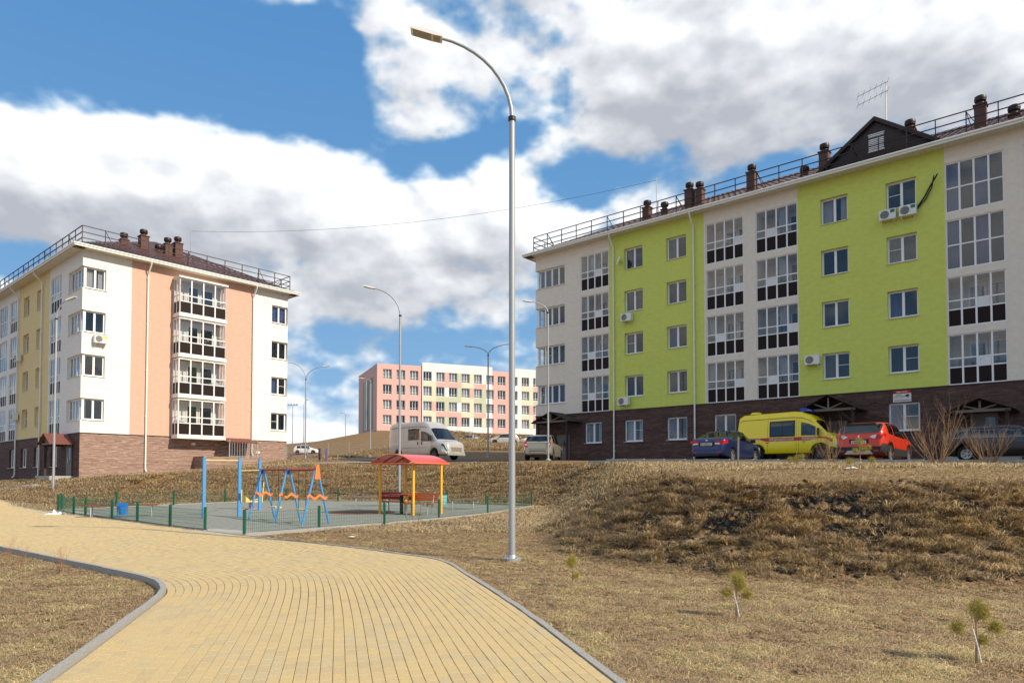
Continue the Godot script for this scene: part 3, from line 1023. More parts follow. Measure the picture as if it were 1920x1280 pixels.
func hip_roof(bld: Node) -> void:
	var o := 0.62
	var y0 := 11.62
	var tanp := tan(deg_to_rad(26.0))
	var run := DEPTH * 0.5 + o
	var yr := y0 + 0.16 + run * tanp
	var A := Vector3(-o, y0 + 0.16, o)
	var B := Vector3(LENGTH + o, y0 + 0.16, o)
	var C := Vector3(LENGTH + o, y0 + 0.16, -DEPTH - o)
	var D := Vector3(-o, y0 + 0.16, -DEPTH - o)
	var E := Vector3(-o + run, yr, -DEPTH * 0.5)
	var F := Vector3(LENGTH + o - run, yr, -DEPTH * 0.5)
	var b := MB.new()
	for f in [[A, B, F, E], [B, C, F, F], [C, D, E, F], [D, A, E, E]]:
		# tile waves run up the slope: strips along the eave, each folded into a crest and a trough
		var n := int(f[0].distance_to(f[1]) / 0.175)
		var up: Vector3 = (f[1] - f[0]).cross(f[3] - f[0]).normalized()
		for k in n:
			var a0: Vector3 = f[0].lerp(f[1], k / float(n))
			var a1: Vector3 = f[0].lerp(f[1], (k + 1) / float(n))
			var t0: Vector3
			var t1: Vector3
			# where the line straight up the slope from here meets the hip or the ridge
			t0 = slope_top(f, k / float(n))
			t1 = slope_top(f, (k + 1) / float(n))
			var w0 := up * (0.022 if k % 2 else -0.012)
			var w1 := up * (-0.012 if k % 2 else 0.022)
			var m := 10
			for j in m:
				var s0 := j / float(m)
				var s1 := (j + 1) / float(m)
				var lip := up * 0.02
				b.quad(a0.lerp(t0, s0) + w0 + lip, a1.lerp(t1, s0) + w1 + lip, a1.lerp(t1, s1) + w1, a0.lerp(t0, s1) + w0)
	part("roof", b, M.roof, bld)
	# eave: boarded soffit, fascia and gutter
	b = MB.new()
	var n2 := 0
	for side in [[Vector3(-o, y0, o), Vector3(LENGTH + o, y0, o), Vector3(0, 0, -1)], [Vector3(LENGTH + o, y0, o), Vector3(LENGTH + o, y0, -DEPTH - o), Vector3(-1, 0, 0)], [Vector3(LENGTH + o, y0, -DEPTH - o), Vector3(-o, y0, -DEPTH - o), Vector3(0, 0, 1)], [Vector3(-o, y0, -DEPTH - o), Vector3(-o, y0, o), Vector3(1, 0, 0)]]:
		var a: Vector3 = side[0]
		var e: Vector3 = side[1]
		var d := (e - a).normalized()
		var m := int(a.distance_to(e) / 0.24)
		for k in m:   # boards across the soffit with a groove between them
			var p: Vector3 = a.lerp(e, (k + 0.5) / m)
			b.box(p + side[2] * (o * 0.5 + 0.02) + Vector3(0, 0.01, 0), Vector3(a.distance_to(e) / m - 0.02, 0.02, o - 0.02) if absf(d.x) > 0.5 else Vector3(o - 0.02, 0.02, a.distance_to(e) / m - 0.02))
		n2 += 1
	part("soffit", b, M.soffit, bld)
	b = MB.new()
	b.span(Vector3(-o, y0 + 0.03, -DEPTH - o), Vector3(LENGTH + o, y0 + 0.10, o))
	for side in [[Vector3(-o - 0.06, y0, o + 0.05), Vector3(LENGTH + o + 0.06, y0, o + 0.05)], [Vector3(LENGTH + o + 0.05, y0, o + 0.06), Vector3(LENGTH + o + 0.05, y0, -DEPTH - o - 0.06)], [Vector3(-o - 0.05, y0, -DEPTH - o - 0.06), Vector3(-o - 0.05, y0, o + 0.06)], [Vector3(-o, y0, -DEPTH - o - 0.05), Vector3(LENGTH + o, y0, -DEPTH - o - 0.05)]]:
		b.bar(side[0] + Vector3(0, 0.06, 0), side[1] + Vector3(0, 0.06, 0), 0.03, 0.16)
		b.tube([side[0] + Vector3(0, 0.13, 0), side[1] + Vector3(0, 0.13, 0)], [0.07, 0.07], 8)
	part("gutter", b, M.gutter, bld)
	# guard rail round the roof
	b = MB.new()
	var ry := y0 + 0.36
	var ring := [Vector3(-0.1, ry, 0.1), Vector3(LENGTH + 0.1, ry, 0.1), Vector3(LENGTH + 0.1, ry, -DEPTH - 0.1), Vector3(-0.1, ry, -DEPTH - 0.1)]
	var posts := []
	for s in 4:
		var a: Vector3 = ring[s]
		var e: Vector3 = ring[(s + 1) % 4]
		for f in [0.35, 0.72, 1.12]:
			b.bar(a + Vector3(0, f, 0), e + Vector3(0, f, 0), 0.045, 0.045)
		var m := int(a.distance_to(e) / 1.25)
		for k in m:
			posts.append(a.lerp(e, k / float(m)))
			if k % 4 == 1:   # a brace leaning inwards
				var inw := Vector3(0, 0, -1).rotated(Vector3.UP, -PI / 2 * s) if s % 2 == 0 else Vector3(-1, 0, 0) * (1 if s == 1 else -1)
				if s == 2:
					inw = Vector3(0, 0, 1)
				b.bar(posts[-1] + Vector3(0, 1.1, 0), posts[-1] + inw * 0.75 + (e - a).normalized() * 0.25 + Vector3(0, 0.1, 0), 0.03, 0.03)
				b.bar(posts[-1] + Vector3(0, 1.1, 0), posts[-1] + (e - a).normalized() * 0.6 + Vector3(0, 0.0, 0), 0.03, 0.03)
	var rail := part("roof_railing", b, M.rail, bld)
	b = MB.new()
	b.box(Vector3(0, 0.5, 0), Vector3(0.045, 1.24, 0.045))
	var pm := b.mesh(M.rail)
	for p in posts:
		put("railing_post", pm, rail, Transform3D(Basis(), p))

func slope_top(f: Array, k: float) -> Vector3:
	var a: Vector3 = f[0].lerp(f[1], k)
	var along: Vector3 = (f[1] - f[0])
	var len := along.length()
	along /= len
	var x: float = (a - f[0]).dot(along)
	var xe: float = (f[3] - f[0]).dot(along)
	var xf: float = (f[2] - f[0]).dot(along)
	var rise: Vector3 = f[3] - f[0] - along * xe
	var s := 1.0
	if x < xe:
		s = x / xe
	elif x > xf:
		s = (len - x) / (len - xf)
	return a + rise * s

func chimney(bld: Node, x: float, z: float, top: float, wide: float, long: float, cap: bool) -> void:
	var base := 11.6 + tan(deg_to_rad(26.0)) * minf(minf(-z + 0.6, DEPTH + z + 0.6), minf(x + 0.6, LENGTH - x + 0.6)) - 0.3
	var b := MB.new()
	b.span(Vector3(x - long * 0.5, base, z - wide * 0.5), Vector3(x + long * 0.5, top, z + wide * 0.5))
	b.span(Vector3(x - long * 0.5 - 0.05, top, z - wide * 0.5 - 0.05), Vector3(x + long * 0.5 + 0.05, top + 0.06, z + wide * 0.5 + 0.05))
	var c := part("chimney", b, M.flue, bld)
	if cap:
		b = MB.new()
		var t := Transform3D(Basis(), Vector3(x, top + 0.06, z))
		b.lathe([Vector2(0.17, 0), Vector2(0.17, 0.16), Vector2(0.25, 0.2), Vector2(0.27, 0.32), Vector2(0.25, 0.44), Vector2(0.17, 0.48), Vector2(0.0, 0.52)], t, 14)
		part("flue_cap", b, M.flue_cap, c)

# the long front, in the frame xf; mirrored about the middle
func front(bld: Node, xf: Transform3D, base: Material, side: Material, colour: Material, mid: Material, ground_h: float, dx: Array) -> void:
	var secs := [[0.0, dx[0], side], [dx[0], dx[1], colour], [dx[1], dx[2], mid], [dx[2], LENGTH - dx[2], colour], [LENGTH - dx[2], LENGTH - dx[1], mid], [LENGTH - dx[1], LENGTH - dx[0], colour], [LENGTH - dx[0], LENGTH, side]]
	var holes := []
	var gh := []
	var jobs := []
	for k in 4:
		var y := STOREY * k
		for mir in 2:
			for q in [[0.0, 2.62, 0.82, 2.18, "c"], [4.0, 6.27, 0.0, 2.42, "l"], [dx[3], dx[3] + 1.37, 0.82, 2.2, "w"], [dx[4], dx[4] + 1.35, 0.82, 2.2, "w"], [dx[1] + 0.12, dx[1] + 2.44, 0.0, 2.42, "l"], [dx[2] - 2.36, dx[2] - 0.02, 0.0, 2.42, "l"], [dx[5], dx[5] + 1.37, 0.82, 2.2, "w"]]:
				var x0: float = q[0] if mir == 0 else LENGTH - q[1]
				var x1: float = q[1] if mir == 0 else LENGTH - q[0]
				holes.append([x0, x1, y + q[2], y + q[3], LENGTH])
				jobs.append([x0, y + q[2], x1 - x0, q[3] - q[2], q[4], k, mir])
	for q in [[4.3, 5.68], [dx[3] - 0.05, dx[3] + 1.33], [dx[4] - 0.05, dx[4] + 1.33], [dx[1] + 0.55, dx[1] + 1.9], [dx[5] + 3.15, dx[5] + 4.55]]:
		for mir in 2:
			var x0: float = q[0] if mir == 0 else LENGTH - q[1]
			if mir == 1 and absf(q[0] - (dx[5] + 3.15)) < 0.1:
				continue
			gh.append([x0, x0 + q[1] - q[0], -2.11, -0.70, LENGTH])
			jobs.append([x0, -2.11, q[1] - q[0], 1.41, "g", 0, mir])
	for s in secs:
		var b := MB.new()
		wall(b, xf, s[0], s[1], 0.0, 11.62, holes, 0.22)
		part("wall", b, s[2], bld)
	var bb := MB.new()
	wall(bb, xf, 0.0, LENGTH, ground_h, 0.0, gh, 0.16)
	part("brick_storey", bb, base, bld)
	bb = MB.new()
	bb.span(Vector3(-0.02, -0.05, 0.0), Vector3(LENGTH + 0.02, 0.0, 0.035))
	part("ledge", bb, M.frame_brown, bld, xf)
	for j in jobs:
		match j[4]:
			"w": window(bld, xf, j[0], j[1], j[2], j[3], 2)
			"g": window(bld, xf, j[0], j[1], j[2], j[3], 2, 0.14)
			"c":
				if j[6] == 0:
					window(bld, xf, j[0] + 0.17, j[1], j[2] - 0.17, j[3], 4, 0.17, 1.11, -1)
				else:
					window(bld, xf, j[0], j[1], j[2] - 0.17, j[3], 4, 0.17, 1.11, 1)
			"l":
				var st := 1 if absf(j[0] - (LENGTH - dx[2] + 0.02)) < 0.3 and j[5] >= 2 else 0
				loggia(bld, xf, j[0], j[1], j[2], j[3], mid, st)

func air_conditioner(at: Transform3D, label: String) -> void:
	var o := thing("air_conditioner", label, "air conditioner", at.origin, 0.0, "air conditioners hung on the facades")
	o.transform = at
	var b := MB.new()
	b.span(Vector3(-0.38, 0, 0.10), Vector3(0.38, 0.50, 0.38))
	part("casing", b, M.white_plastic, o)
	b = MB.new()
	b.lathe([Vector2(0.20, 0), Vector2(0.20, 0.012), Vector2(0.18, 0.02), Vector2(0.0, 0.02)], Transform3D(Basis(Vector3.RIGHT, PI / 2), Vector3(-0.12, 0.25, 0.38)), 20)
	var g := part("fan_grille", b, M.black_plastic, o)
	b = MB.new()
	for k in 5:
		b.lathe([Vector2(0.036 * (k + 1), 0.021), Vector2(0.036 * (k + 1), 0.028), Vector2(0.036 * (k + 1) - 0.008, 0.028), Vector2(0.036 * (k + 1) - 0.008, 0.021)], Transform3D(Basis(Vector3.RIGHT, PI / 2), Vector3(-0.12, 0.25, 0.38)), 20)
	part("grille_ring", b, M.white_plastic, g)
	b = MB.new()
	for s in [-0.28, 0.28]:
		b.bar(Vector3(s, -0.02, 0), Vector3(s, -0.02, 0.45), 0.04, 0.04)
		b.bar(Vector3(s, -0.25, 0.01), Vector3(s, -0.02, 0.40), 0.025, 0.025)
	part("bracket", b, M.gutter, o)
	if label.contains("sticker") or label.contains("hose"):
		b = MB.new()
		b.span(Vector3(0.14, 0.30, 0.381), Vector3(0.34, 0.46, 0.384))
		part("sticker", b, mat(Color(0.85, 0.78, 0.15) if label.contains("yellow") else Color(0.05, 0.45, 0.32), 0.6), o)

func make_apartments() -> void:
	var ang := -0.7108
	# --- the green and cream block
	var B := Transform3D(Basis(Vector3.UP, ang), W(1.725, 4.48, 49.91))
	var bld := thing("apartment_building", "five-storey apartment block with lime green and cream walls above dark brown brick", "building", B.origin, ang)
	var dx := [6.31, 13.08, 18.61, 7.49, 10.56, 19.82]
	front(bld, Transform3D(), M.brick_dark, M.cream_wall, M.green_wall, M.cream_wall, -4.6, dx)
	# second column of windows of the middle green bay stands in the mirrored place
	var b := MB.new()
	var endf := Transform3D(Basis(Vector3.UP, -PI / 2), Vector3(0, 0, -DEPTH))
	end_wall(bld, endf, M.brick_dark, M.cream_wall, M.cream_wall, -4.6)
	back_walls(bld, true, M.cream_wall, M.brick_dark, -4.6)
	hip_roof(bld)
	# gable over the middle bay
	b = MB.new()
	var gx := 22.5
	b.prism(PackedVector2Array([Vector2(-3.0, 0), Vector2(3.0, 0), Vector2(0, 2.15)]), Transform3D(Basis(), Vector3(gx, 12.0, -1.6)), 1.75)
	var gable := part("gable", b, M.frame_brown, bld, Transform3D(Basis(), Vector3(0, 0, -0.45)))
	b = MB.new()
	for s in [-1.0, 1.0]:
		b.bar(Vector3(gx + s * 3.35, 11.85, 0.22), Vector3(gx, 14.30, 0.22), 0.20, 0.10)
		var q := [Vector3(gx + s * 3.45, 11.86, 0.30), Vector3(gx, 14.36, 0.30), Vector3(gx, 14.36, -6.0), Vector3(gx + s * 3.45, 11.86, -0.5)]
		if s > 0:
			b.quad(q[0], q[3], q[2], q[1])
		else:
			b.quad(q[0], q[1], q[2], q[3])
	part("gable_roof", b, M.roof, gable)
	b = MB.new()
	for s in [-1.0, 1.0]:
		b.bar(Vector3(gx + s * 3.30, 11.80, 0.335), Vector3(gx, 14.23, 0.335), 0.02, 0.17)
	part("barge_board", b, M.frame_brown, gable)
	b = MB.new()
	for k in 9:
		b.box(Vector3(gx + 0.05, 12.62 + k * 0.095, 0.17), Vector3(0.72, 0.075, 0.02), Basis(Vector3.RIGHT, -0.5))
	b.span(Vector3(gx - 0.34, 12.55, 0.15), Vector3(gx + 0.44, 12.59, 0.19))
	b.span(Vector3(gx - 0.34, 13.45, 0.15), Vector3(gx + 0.44, 13.49, 0.19))
	part("louvre", b, M.frame, gable)
	for x in [6.70, 12.44, 31.8, 37.6]:
		downpipe(bld, Transform3D(), x, -3.3)
	for c in [[8.1, 13.75, 0.5], [9.4, 13.3, 0.35], [11.2, 14.1, 0.5], [11.9, 13.95, 0.5], [15.3, 14.05, 0.5], [19.5, 14.0, 0.5], [18.4, 13.0, 0.35], [23.8, 13.9, 0.45], [26.9, 14.05, 0.5], [28.25, 13.1, 0.4], [35.0, 14.0, 0.5]]:
		chimney(bld, c[0], -2.0, c[1], c[2], c[2], true)
	for q in [[2.5, 1.5, -0.62, 0.62], [20.5, 1.4, -0.97, 0.70], [27.0, 1.25, -1.42, 0.5]]:
		porch(bld, Transform3D(Basis(), Vector3(q[0], -3.7, 0.0)), q[1], 1.5, q[2] + 3.7, q[3], M.wood_dark)
		door(bld, Transform3D(Basis(), Vector3(q[0], -3.55, 0.02)), 1.1, 2.1)
	# air conditioners, dish, hose
	for a in [[7.8, 5.74, "white air conditioner under a window beside the downpipe, second upper floor"], [7.55, 0.27, "white air conditioner low on the green wall just above the brick storey"], [19.38, 1.65, "white air conditioner alone beside a window of the green bay under the gable"], [24.05, 8.62, "white air conditioner with a long black hose rising from it"], [23.14, 8.62, "white air conditioner with a green sticker, next to the one with the black hose"]]:
		air_conditioner(B * Transform3D(Basis(), Vector3(a[0], a[1], 0.0)), a[2])
	b = MB.new()
	b.tube([Vector3(24.45, 9.0, 0.1), Vector3(24.75, 9.4, 0.12), Vector3(25.05, 9.9, 0.2), Vector3(25.35, 10.35, 0.26)], [0.035, 0.04, 0.04, 0.035], 7)
	b.tube([Vector3(24.42, 8.9, 0.1), Vector3(24.8, 9.3, 0.1), Vector3(25.08, 9.8, 0.15), Vector3(25.2, 10.3, 0.3)], [0.03, 0.03, 0.03, 0.03], 7)
	var hose := part("insulated_hose", b, M.black_hose, self, B)
	meta(hose, "black insulated hose standing off the lime green wall above an air conditioner", "hose")
	var dish := thing("satellite_dish", "small grey satellite dish on the green wall beside a top-floor window next to the downpipe", "satellite dish")
	dish.transform = B * Transform3D(Basis(), Vector3(7.32, 9.8, 0.0))
	b = MB.new()
	b.lathe([Vector2(0.0, 0.0), Vector2(0.15, 0.02), Vector2(0.28, 0.09), Vector2(0.275, 0.10), Vector2(0.14, 0.035), Vector2(0.0, 0.015)], Transform3D(Basis(Vector3.RIGHT, PI / 2 - 0.35).rotated(Vector3.UP, -0.7), Vector3(0, 0, 0.3)), 18)
	part("reflector", b, M.lamp_white, dish)
	b = MB.new()
	b.tube([Vector3(0, -0.1, 0), Vector3(0, -0.08, 0.22), Vector3(0, 0.0, 0.3)], [0.02, 0.02, 0.02], 6)
	b.tube([Vector3(0, -0.2, 0.36), Vector3(-0.22, -0.05, 0.6)], [0.012, 0.012], 6)
	part("arm", b, M.galvanised, dish)
	var sign := thing("notice_board", "white notice with a red heading and a camera symbol on the brown brick wall", "sign")
	sign.transform = B * Transform3D(Basis(), Vector3(23.20, -0.66, 0.03))
	b = MB.new()
	b.span(Vector3(0, 0, 0), Vector3(0.81, 0.42, 0.02))
	part("board", b, M.paper_sign, sign)
	b = MB.new()
	b.span(Vector3(0, 0.42, 0), Vector3(0.81, 0.58, 0.021))
	part("heading_band", b, M.sign_red, sign)
	b = MB.new()
	b.prism(PackedVector2Array([Vector2(0.50, 0.28), Vector2(0.62, 0.24), Vector2(0.73, 0.30), Vector2(0.71, 0.37), Vector2(0.60, 0.36)]), Transform3D(Basis(), Vector3(0, 0, 0.02)), 0.004)
	b.prism(PackedVector2Array([Vector2(0.66, 0.20), Vector2(0.70, 0.20), Vector2(0.69, 0.26), Vector2(0.65, 0.26)]), Transform3D(Basis(), Vector3(0, 0, 0.02)), 0.004)
	part("camera_symbol", b, M.ink, sign)
	# the lettering is too small to read from here: rows of word-length strokes
	var r := RandomNumberGenerator.new()
	r.seed = 6
	for line in [[0.16, 0.66, 0.475, 0.06, M.paper_sign, 0.021], [0.14, 0.40, 0.345, 0.035, M.ink, 0.02], [0.06, 0.48, 0.275, 0.035, M.ink, 0.02], [0.05, 0.49, 0.205, 0.035, M.sign_red, 0.02], [0.05, 0.76, 0.06, 0.045, M.ink, 0.02]]:
		b = MB.new()
		var x: float = line[0]
		while x < line[1]:
			var w := r.randf_range(0.012, 0.026)
			b.span(Vector3(x, line[2], line[5]), Vector3(x + w, line[2] + line[3] * r.randf_range(0.75, 1.0), line[5] + 0.002))
			x += w + (0.008 if r.randf() < 0.85 else 0.03)
		var ln := part("lettering", b, line[4], sign)
		ln.set_meta("kind", "stuff")
	var aer := thing("roof_antenna", "white television antenna mast standing behind the roof gable", "antenna")
	aer.transform = B * Transform3D(Basis(), Vector3(22.8, 13.4, -1.4))
	b = MB.new()
	b.tube([Vector3.ZERO, Vector3(0, 3.3, 0)], [0.035, 0.03], 8)
	part("mast", b, M.lamp_white, aer)
	b = MB.new()
	for y in [3.2, 2.72]:
		b.bar(Vector3(0.1, y, 0), Vector3(-1.25, y - 0.55, 0.5), 0.025, 0.025)
		for k in 6:
			var p := Vector3(0.1, y, 0).lerp(Vector3(-1.25, y - 0.55, 0.5), k / 5.0)
			b.bar(p + Vector3(-0.14, 0, -0.36), p + Vector3(0.14, 0, 0.36), 0.012, 0.012)
	part("yagi_element", b, M.galvanised, aer)
	var mast := thing("roof_mast", "thin bare mast on the roof of the green building holding the end of a cable", "mast")
	mast.transform = B * Transform3D(Basis(), Vector3(8.8, 12.6, -2.0))
	b = MB.new()
	b.tube([Vector3.ZERO, Vector3(0, 3.1, 0)], [0.03, 0.02], 7)
	part("pole", b, M.galvanised, mast)
	var end_r: Vector3 = mast.transform * Vector3(0, 2.9, 0)

	# --- the white, salmon and yellow block
	var corner := W(-27.20, 2.88, 43.28)
	var T := Transform3D(Basis(Vector3.UP, ang), Vector3.ZERO)
	T.origin = corner - T.basis.x * LENGTH
	bld = thing("apartment_building", "five-storey apartment block with white, salmon and yellow walls above brown brick", "building", T.origin, ang)
	# seen from its front the near corner is at x = LENGTH
	front(bld, Transform3D(), M.brick_dark, M.white_wall, M.yellow_wall, M.white_wall, -4.2, [6.5, 13.75, 19.3, 8.05, 11.25, 20.5])
	end_wall(bld, Transform3D(Basis(Vector3.UP, PI / 2), Vector3(LENGTH, 0, 0)), M.brick_brown, M.white_wall, M.salmon_wall, -4.2, true)
	back_walls(bld, false, M.white_wall, M.brick_brown, -4.2)
	hip_roof(bld)
	for x in [LENGTH - 7.9, LENGTH - 13.7]:
		downpipe(bld, Transform3D(), x, -2.85)
	var ef := Transform3D(Basis(Vector3.UP, PI / 2), Vector3(LENGTH, 0, 0))
	downpipe(bld, ef, 3.9, -2.45)
	downpipe(bld, ef, 11.50, -1.2)
	for c in [[3.1, 13.0, 0.3], [3.44, 13.75, 0.5], [4.74, 14.35, 0.55], [5.78, 13.5, 0.3], [6.41, 14.2, 0.5], [7.13, 14.45, 0.55]]:
		chimney(bld, LENGTH - 3.0, -c[0], c[1], c[2], c[2], true)
	for x in [17.5, 18.4]:
		chimney(bld, LENGTH - x, -1.6, 13.2, 0.6, 0.6, true)
	porch(bld, Transform3D(Basis(), Vector3(LENGTH - 2.2, -2.95, 0.0)), 1.15, 1.2, 2.25, 0.62, M.tile_red)
	door(bld, Transform3D(Basis(), Vector3(LENGTH - 1.75, -2.8, 0.02)), 1.0, 2.05)
	stack_of_balconies(bld, ef)
	air_conditioner(T * ef * Transform3D(Basis(), Vector3(1.0, 5.75, 0.0)), "white air conditioner under a corner window of the white wall, yellow sticker on its side")
	air_conditioner(T * Transform3D(Basis(), Vector3(LENGTH - 12.95, 5.9, 0.0)), "white air conditioner on the yellow wall, third floor up")
	air_conditioner(T * Transform3D(Basis(), Vector3(LENGTH - 13.5, 1.5, 0.0)), "white air conditioner beside a loggia low on the yellow wall")
	var mast2 := thing("roof_mast", "thin bare mast on the roof of the white and salmon building holding a cable", "mast")
	mast2.transform = T * Transform3D(Basis(), Vector3(LENGTH - 3.0, 12.9, -8.1))
	b = MB.new()
	b.tube([Vector3.ZERO, Vector3(0, 3.0, 0)], [0.03, 0.02], 7)
	part("pole", b, M.galvanised, mast2)
	var end_l: Vector3 = mast2.transform * Vector3(0, 2.8, 0)
	b = MB.new()
	var cab := []
	var rad := []
	for k in 25:
		var f := k / 24.0
		cab.append(end_l.lerp(end_r, f) - Vector3(0, 4.0 * 1.1 * f * (1.0 - f), 0))
		rad.append(0.010)
	b.tube(cab, rad, 5)
	var cable := part("overhead_cable", b, M.black_hose, self)
	meta(cable, "thin dark cable strung between the roofs of the two apartment blocks", "cable")

func words(parent: Node, s: String, at: Vector3, tall: float, m: Material, turn := Basis()) -> void:
	var t := TextMesh.new()
	var f := SystemFont.new()
	f.font_names = PackedStringArray(["Droid Sans"])
	f.font_weight = 700
	t.font = f
	t.text = s
	t.font_size = 64
	t.pixel_size = tall / 46.0
	t.depth = 0.003
	t.material = m
	put("lettering", t, parent, Transform3D(turn, at + turn * Vector3(0, tall * 0.4, 0)))

func end_wall(bld: Node, xf: Transform3D, base: Material, side: Material, mid: Material, ground_h: float, shown := false) -> void:
	var holes := []
	var jobs := []
	for k in 4:
		var y := STOREY * k
		holes.append([0.0, 1.36, y + 0.82, y + 2.18, DEPTH])
		holes.append([DEPTH - 1.36, DEPTH, y + 0.82, y + 2.18, DEPTH])
		jobs.append(y + 0.82)
	for s in [[0.0, 2.9, side], [2.9, 11.58, mid], [11.58, DEPTH, side]]:
		var b := MB.new()
		wall(b, xf, s[0], s[1], 0.0, 11.62, holes, 0.22)
		part("wall", b, s[2], bld)
	var b := MB.new()
	wall(b, xf, 0.0, DEPTH, ground_h, 0.0, [], 0.2)
	part("brick_storey", b, base, bld)
	b = MB.new()
	b.span(Vector3(0.0, -0.05, 0.0), Vector3(DEPTH, 0.0, 0.035))
	part("ledge", b, M.frame_brown, bld, xf)
	for y in jobs:
		if shown:   # the room of the corner window behind it is the front's
			window(bld, xf, 0.17, y, 1.19, 1.36, 2, 0.17, 0.0)
			window(bld, xf, DEPTH - 1.36, y, 1.31, 1.36, 2, 0.17, 1.2)
		else:
			window(bld, xf, 0.05, y, 1.31, 1.36, 2, 0.17, 1.2)
			window(bld, xf, DEPTH - 1.36, y, 1.19, 1.36, 2, 0.17, 0.0)

func back_walls(bld: Node, right: bool, m: Material, base: Material, ground_h: float) -> void:
	var b := MB.new()
	var bb := MB.new()
	for s in [[b, 0.0, 11.62], [bb, ground_h, 0.0]]:
		s[0].quad(Vector3(LENGTH, s[1], -DEPTH), Vector3(0, s[1], -DEPTH), Vector3(0, s[2], -DEPTH), Vector3(LENGTH, s[2], -DEPTH))
		if right:
			s[0].quad(Vector3(LENGTH, s[1], 0), Vector3(LENGTH, s[1], -DEPTH), Vector3(LENGTH, s[2], -DEPTH), Vector3(LENGTH, s[2], 0))
		else:
			s[0].quad(Vector3(0, s[1], -DEPTH), Vector3(0, s[1], 0), Vector3(0, s[2], 0), Vector3(0, s[2], -DEPTH))
	part("wall", b, m, bld)
	part("brick_storey", bb, base, bld)

# glazed balconies standing out of the salmon wall, one above the other
func stack_of_balconies(bld: Node, xf: Transform3D) -> void:
	var x0 := 5.62
	var x1 := 8.95
	var out := 0.95
	for k in 4:
		var y := STOREY * k
		var b := MB.new()
		b.span(Vector3(x0 - 0.04, y - 0.16, 0.0), Vector3(x1 + 0.04, y + 0.05, out + 0.06))
		var bal := part("balcony", b, M.white_wall, bld, xf)
		if k == 3:
			b = MB.new()
			b.span(Vector3(x0 - 0.08, y + 2.5, 0.0), Vector3(x1 + 0.08, y + 2.62, out + 0.12))
			part("canopy", b, M.white_wall, bal)
		for s in 3:
			# front, then the two sides
			var w := (x1 - x0) if s == 0 else out
			var t := Transform3D(Basis(), Vector3(x0, y + 0.05, out))
			if s == 1:
				t = Transform3D(Basis(Vector3.UP, -PI / 2), Vector3(x0, y + 0.05, 0.0))
			elif s == 2:
				t = Transform3D(Basis(Vector3.UP, PI / 2), Vector3(x1, y + 0.05, out))
			var n := 4 if s == 0 else 2
			var xs := []
			for q in range(1, n):
				xs.append(float(q) / n)
			var h := 2.45 if k == 3 else 2.5
			var fr := put("glazing_frame", frame_of(w, h, xs, [0.85 / h, 1.28 / h], M.frame, 0.07, 0.06), bal, t)
			for r in 3:
				var ya: float = [0.06, 0.88, 1.31][r]
				var yb: float = [0.82, 1.25, h - 0.06][r]
				for q in n:
					var pm: Material = M.panel if r == 0 else M.glass
					put("lower_panel" if r == 0 else "pane", pane_of(w / n - 0.11, yb - ya, pm, 0.012), fr, Transform3D(Basis(), Vector3(w / n * q + 0.055, ya, -0.03)))
		# the wall behind has a door and a window
		put("balcony_door", frame_of(0.8, 2.15, [], [0.4], M.frame, 0.09, 0.05), bal, Transform3D(Basis(), Vector3(x0 + 0.95, y + 0.1, 0.06)))
		put("door_pane", pane_of(0.62, 1.15, M.car_glass), bal, Transform3D(Basis(), Vector3(x0 + 1.04, y + 1.0, 0.05)))
		put("inner_window", frame_of(0.95, 1.35, [], [], M.frame, 0.08, 0.05), bal, Transform3D(Basis(), Vector3(x0 + 1.85, y + 0.85, 0.06)))
		put("inner_pane", pane_of(0.79, 1.19, M.car_glass), bal, Transform3D(Basis(), Vector3(x0 + 1.93, y + 0.93, 0.05)))
		b = MB.new()
		b.quad(Vector3(x0 + 0.02, y + 0.05, 0.012), Vector3(x1 - 0.02, y + 0.05, 0.012), Vector3(x1 - 0.02, y + 2.5, 0.012), Vector3(x0 + 0.02, y + 2.5, 0.012))
		part("inner_wall", b, M.white_wall, bal)
		if k == 1 or k == 0:
			put("cupboard", pane_of(0.5, 1.1, M.white_plastic, 0.35), bal, Transform3D(Basis(), Vector3(x0 + 0.15 + k * 2.4, y + 0.06, 0.45)))
	# side entrance below: small tiled roof, railing and a low brick wall
	var b := MB.new()
	for k in 16:
		b.box(Vector3(8.95 + k * 0.15, -0.03 - 0.10 + (0.015 if k % 2 else 0.0), 0.75), Vector3(0.15, 0.05, 1.55), Basis(Vector3.RIGHT, 0.22))
	var ent := part("entrance_roof", b, M.tile_red, bld, xf)
	b = MB.new()
	for k in 12:
		var x := lerpf(9.05, 11.2, k / 11.0)
		b.bar(Vector3(x, -1.38, 1.45), Vector3(x, -0.30, 1.45), 0.025, 0.025)
	b.bar(Vector3(9.05, -0.32, 1.45), Vector3(11.2, -0.32, 1.45), 0.04, 0.04)
	b.bar(Vector3(9.05, -1.3, 1.45), Vector3(11.2, -1.3, 1.45), 0.03, 0.03)
	for x in [9.05, 11.2]:
		b.bar(Vector3(x, -1.4, 1.45), Vector3(x, -0.15, 1.45), 0.06, 0.06)
	part("entrance_railing", b, M.galvanised, ent)
	b = MB.new()
	b.span(Vector3(7.15, -3.2, 0.0), Vector3(11.4, -1.36, 1.6))
	part("entrance_wall", b, M.brick_brown, ent)
	for v in [[7.0, -0.55], [11.9, -1.0]]:
		b = MB.new()
		b.span(Vector3(v[0], v[1], 0.0), Vector3(v[0] + 0.28, v[1] + 0.16, 0.02))
		part("vent_cover", b, M.white_plastic, bld, xf)

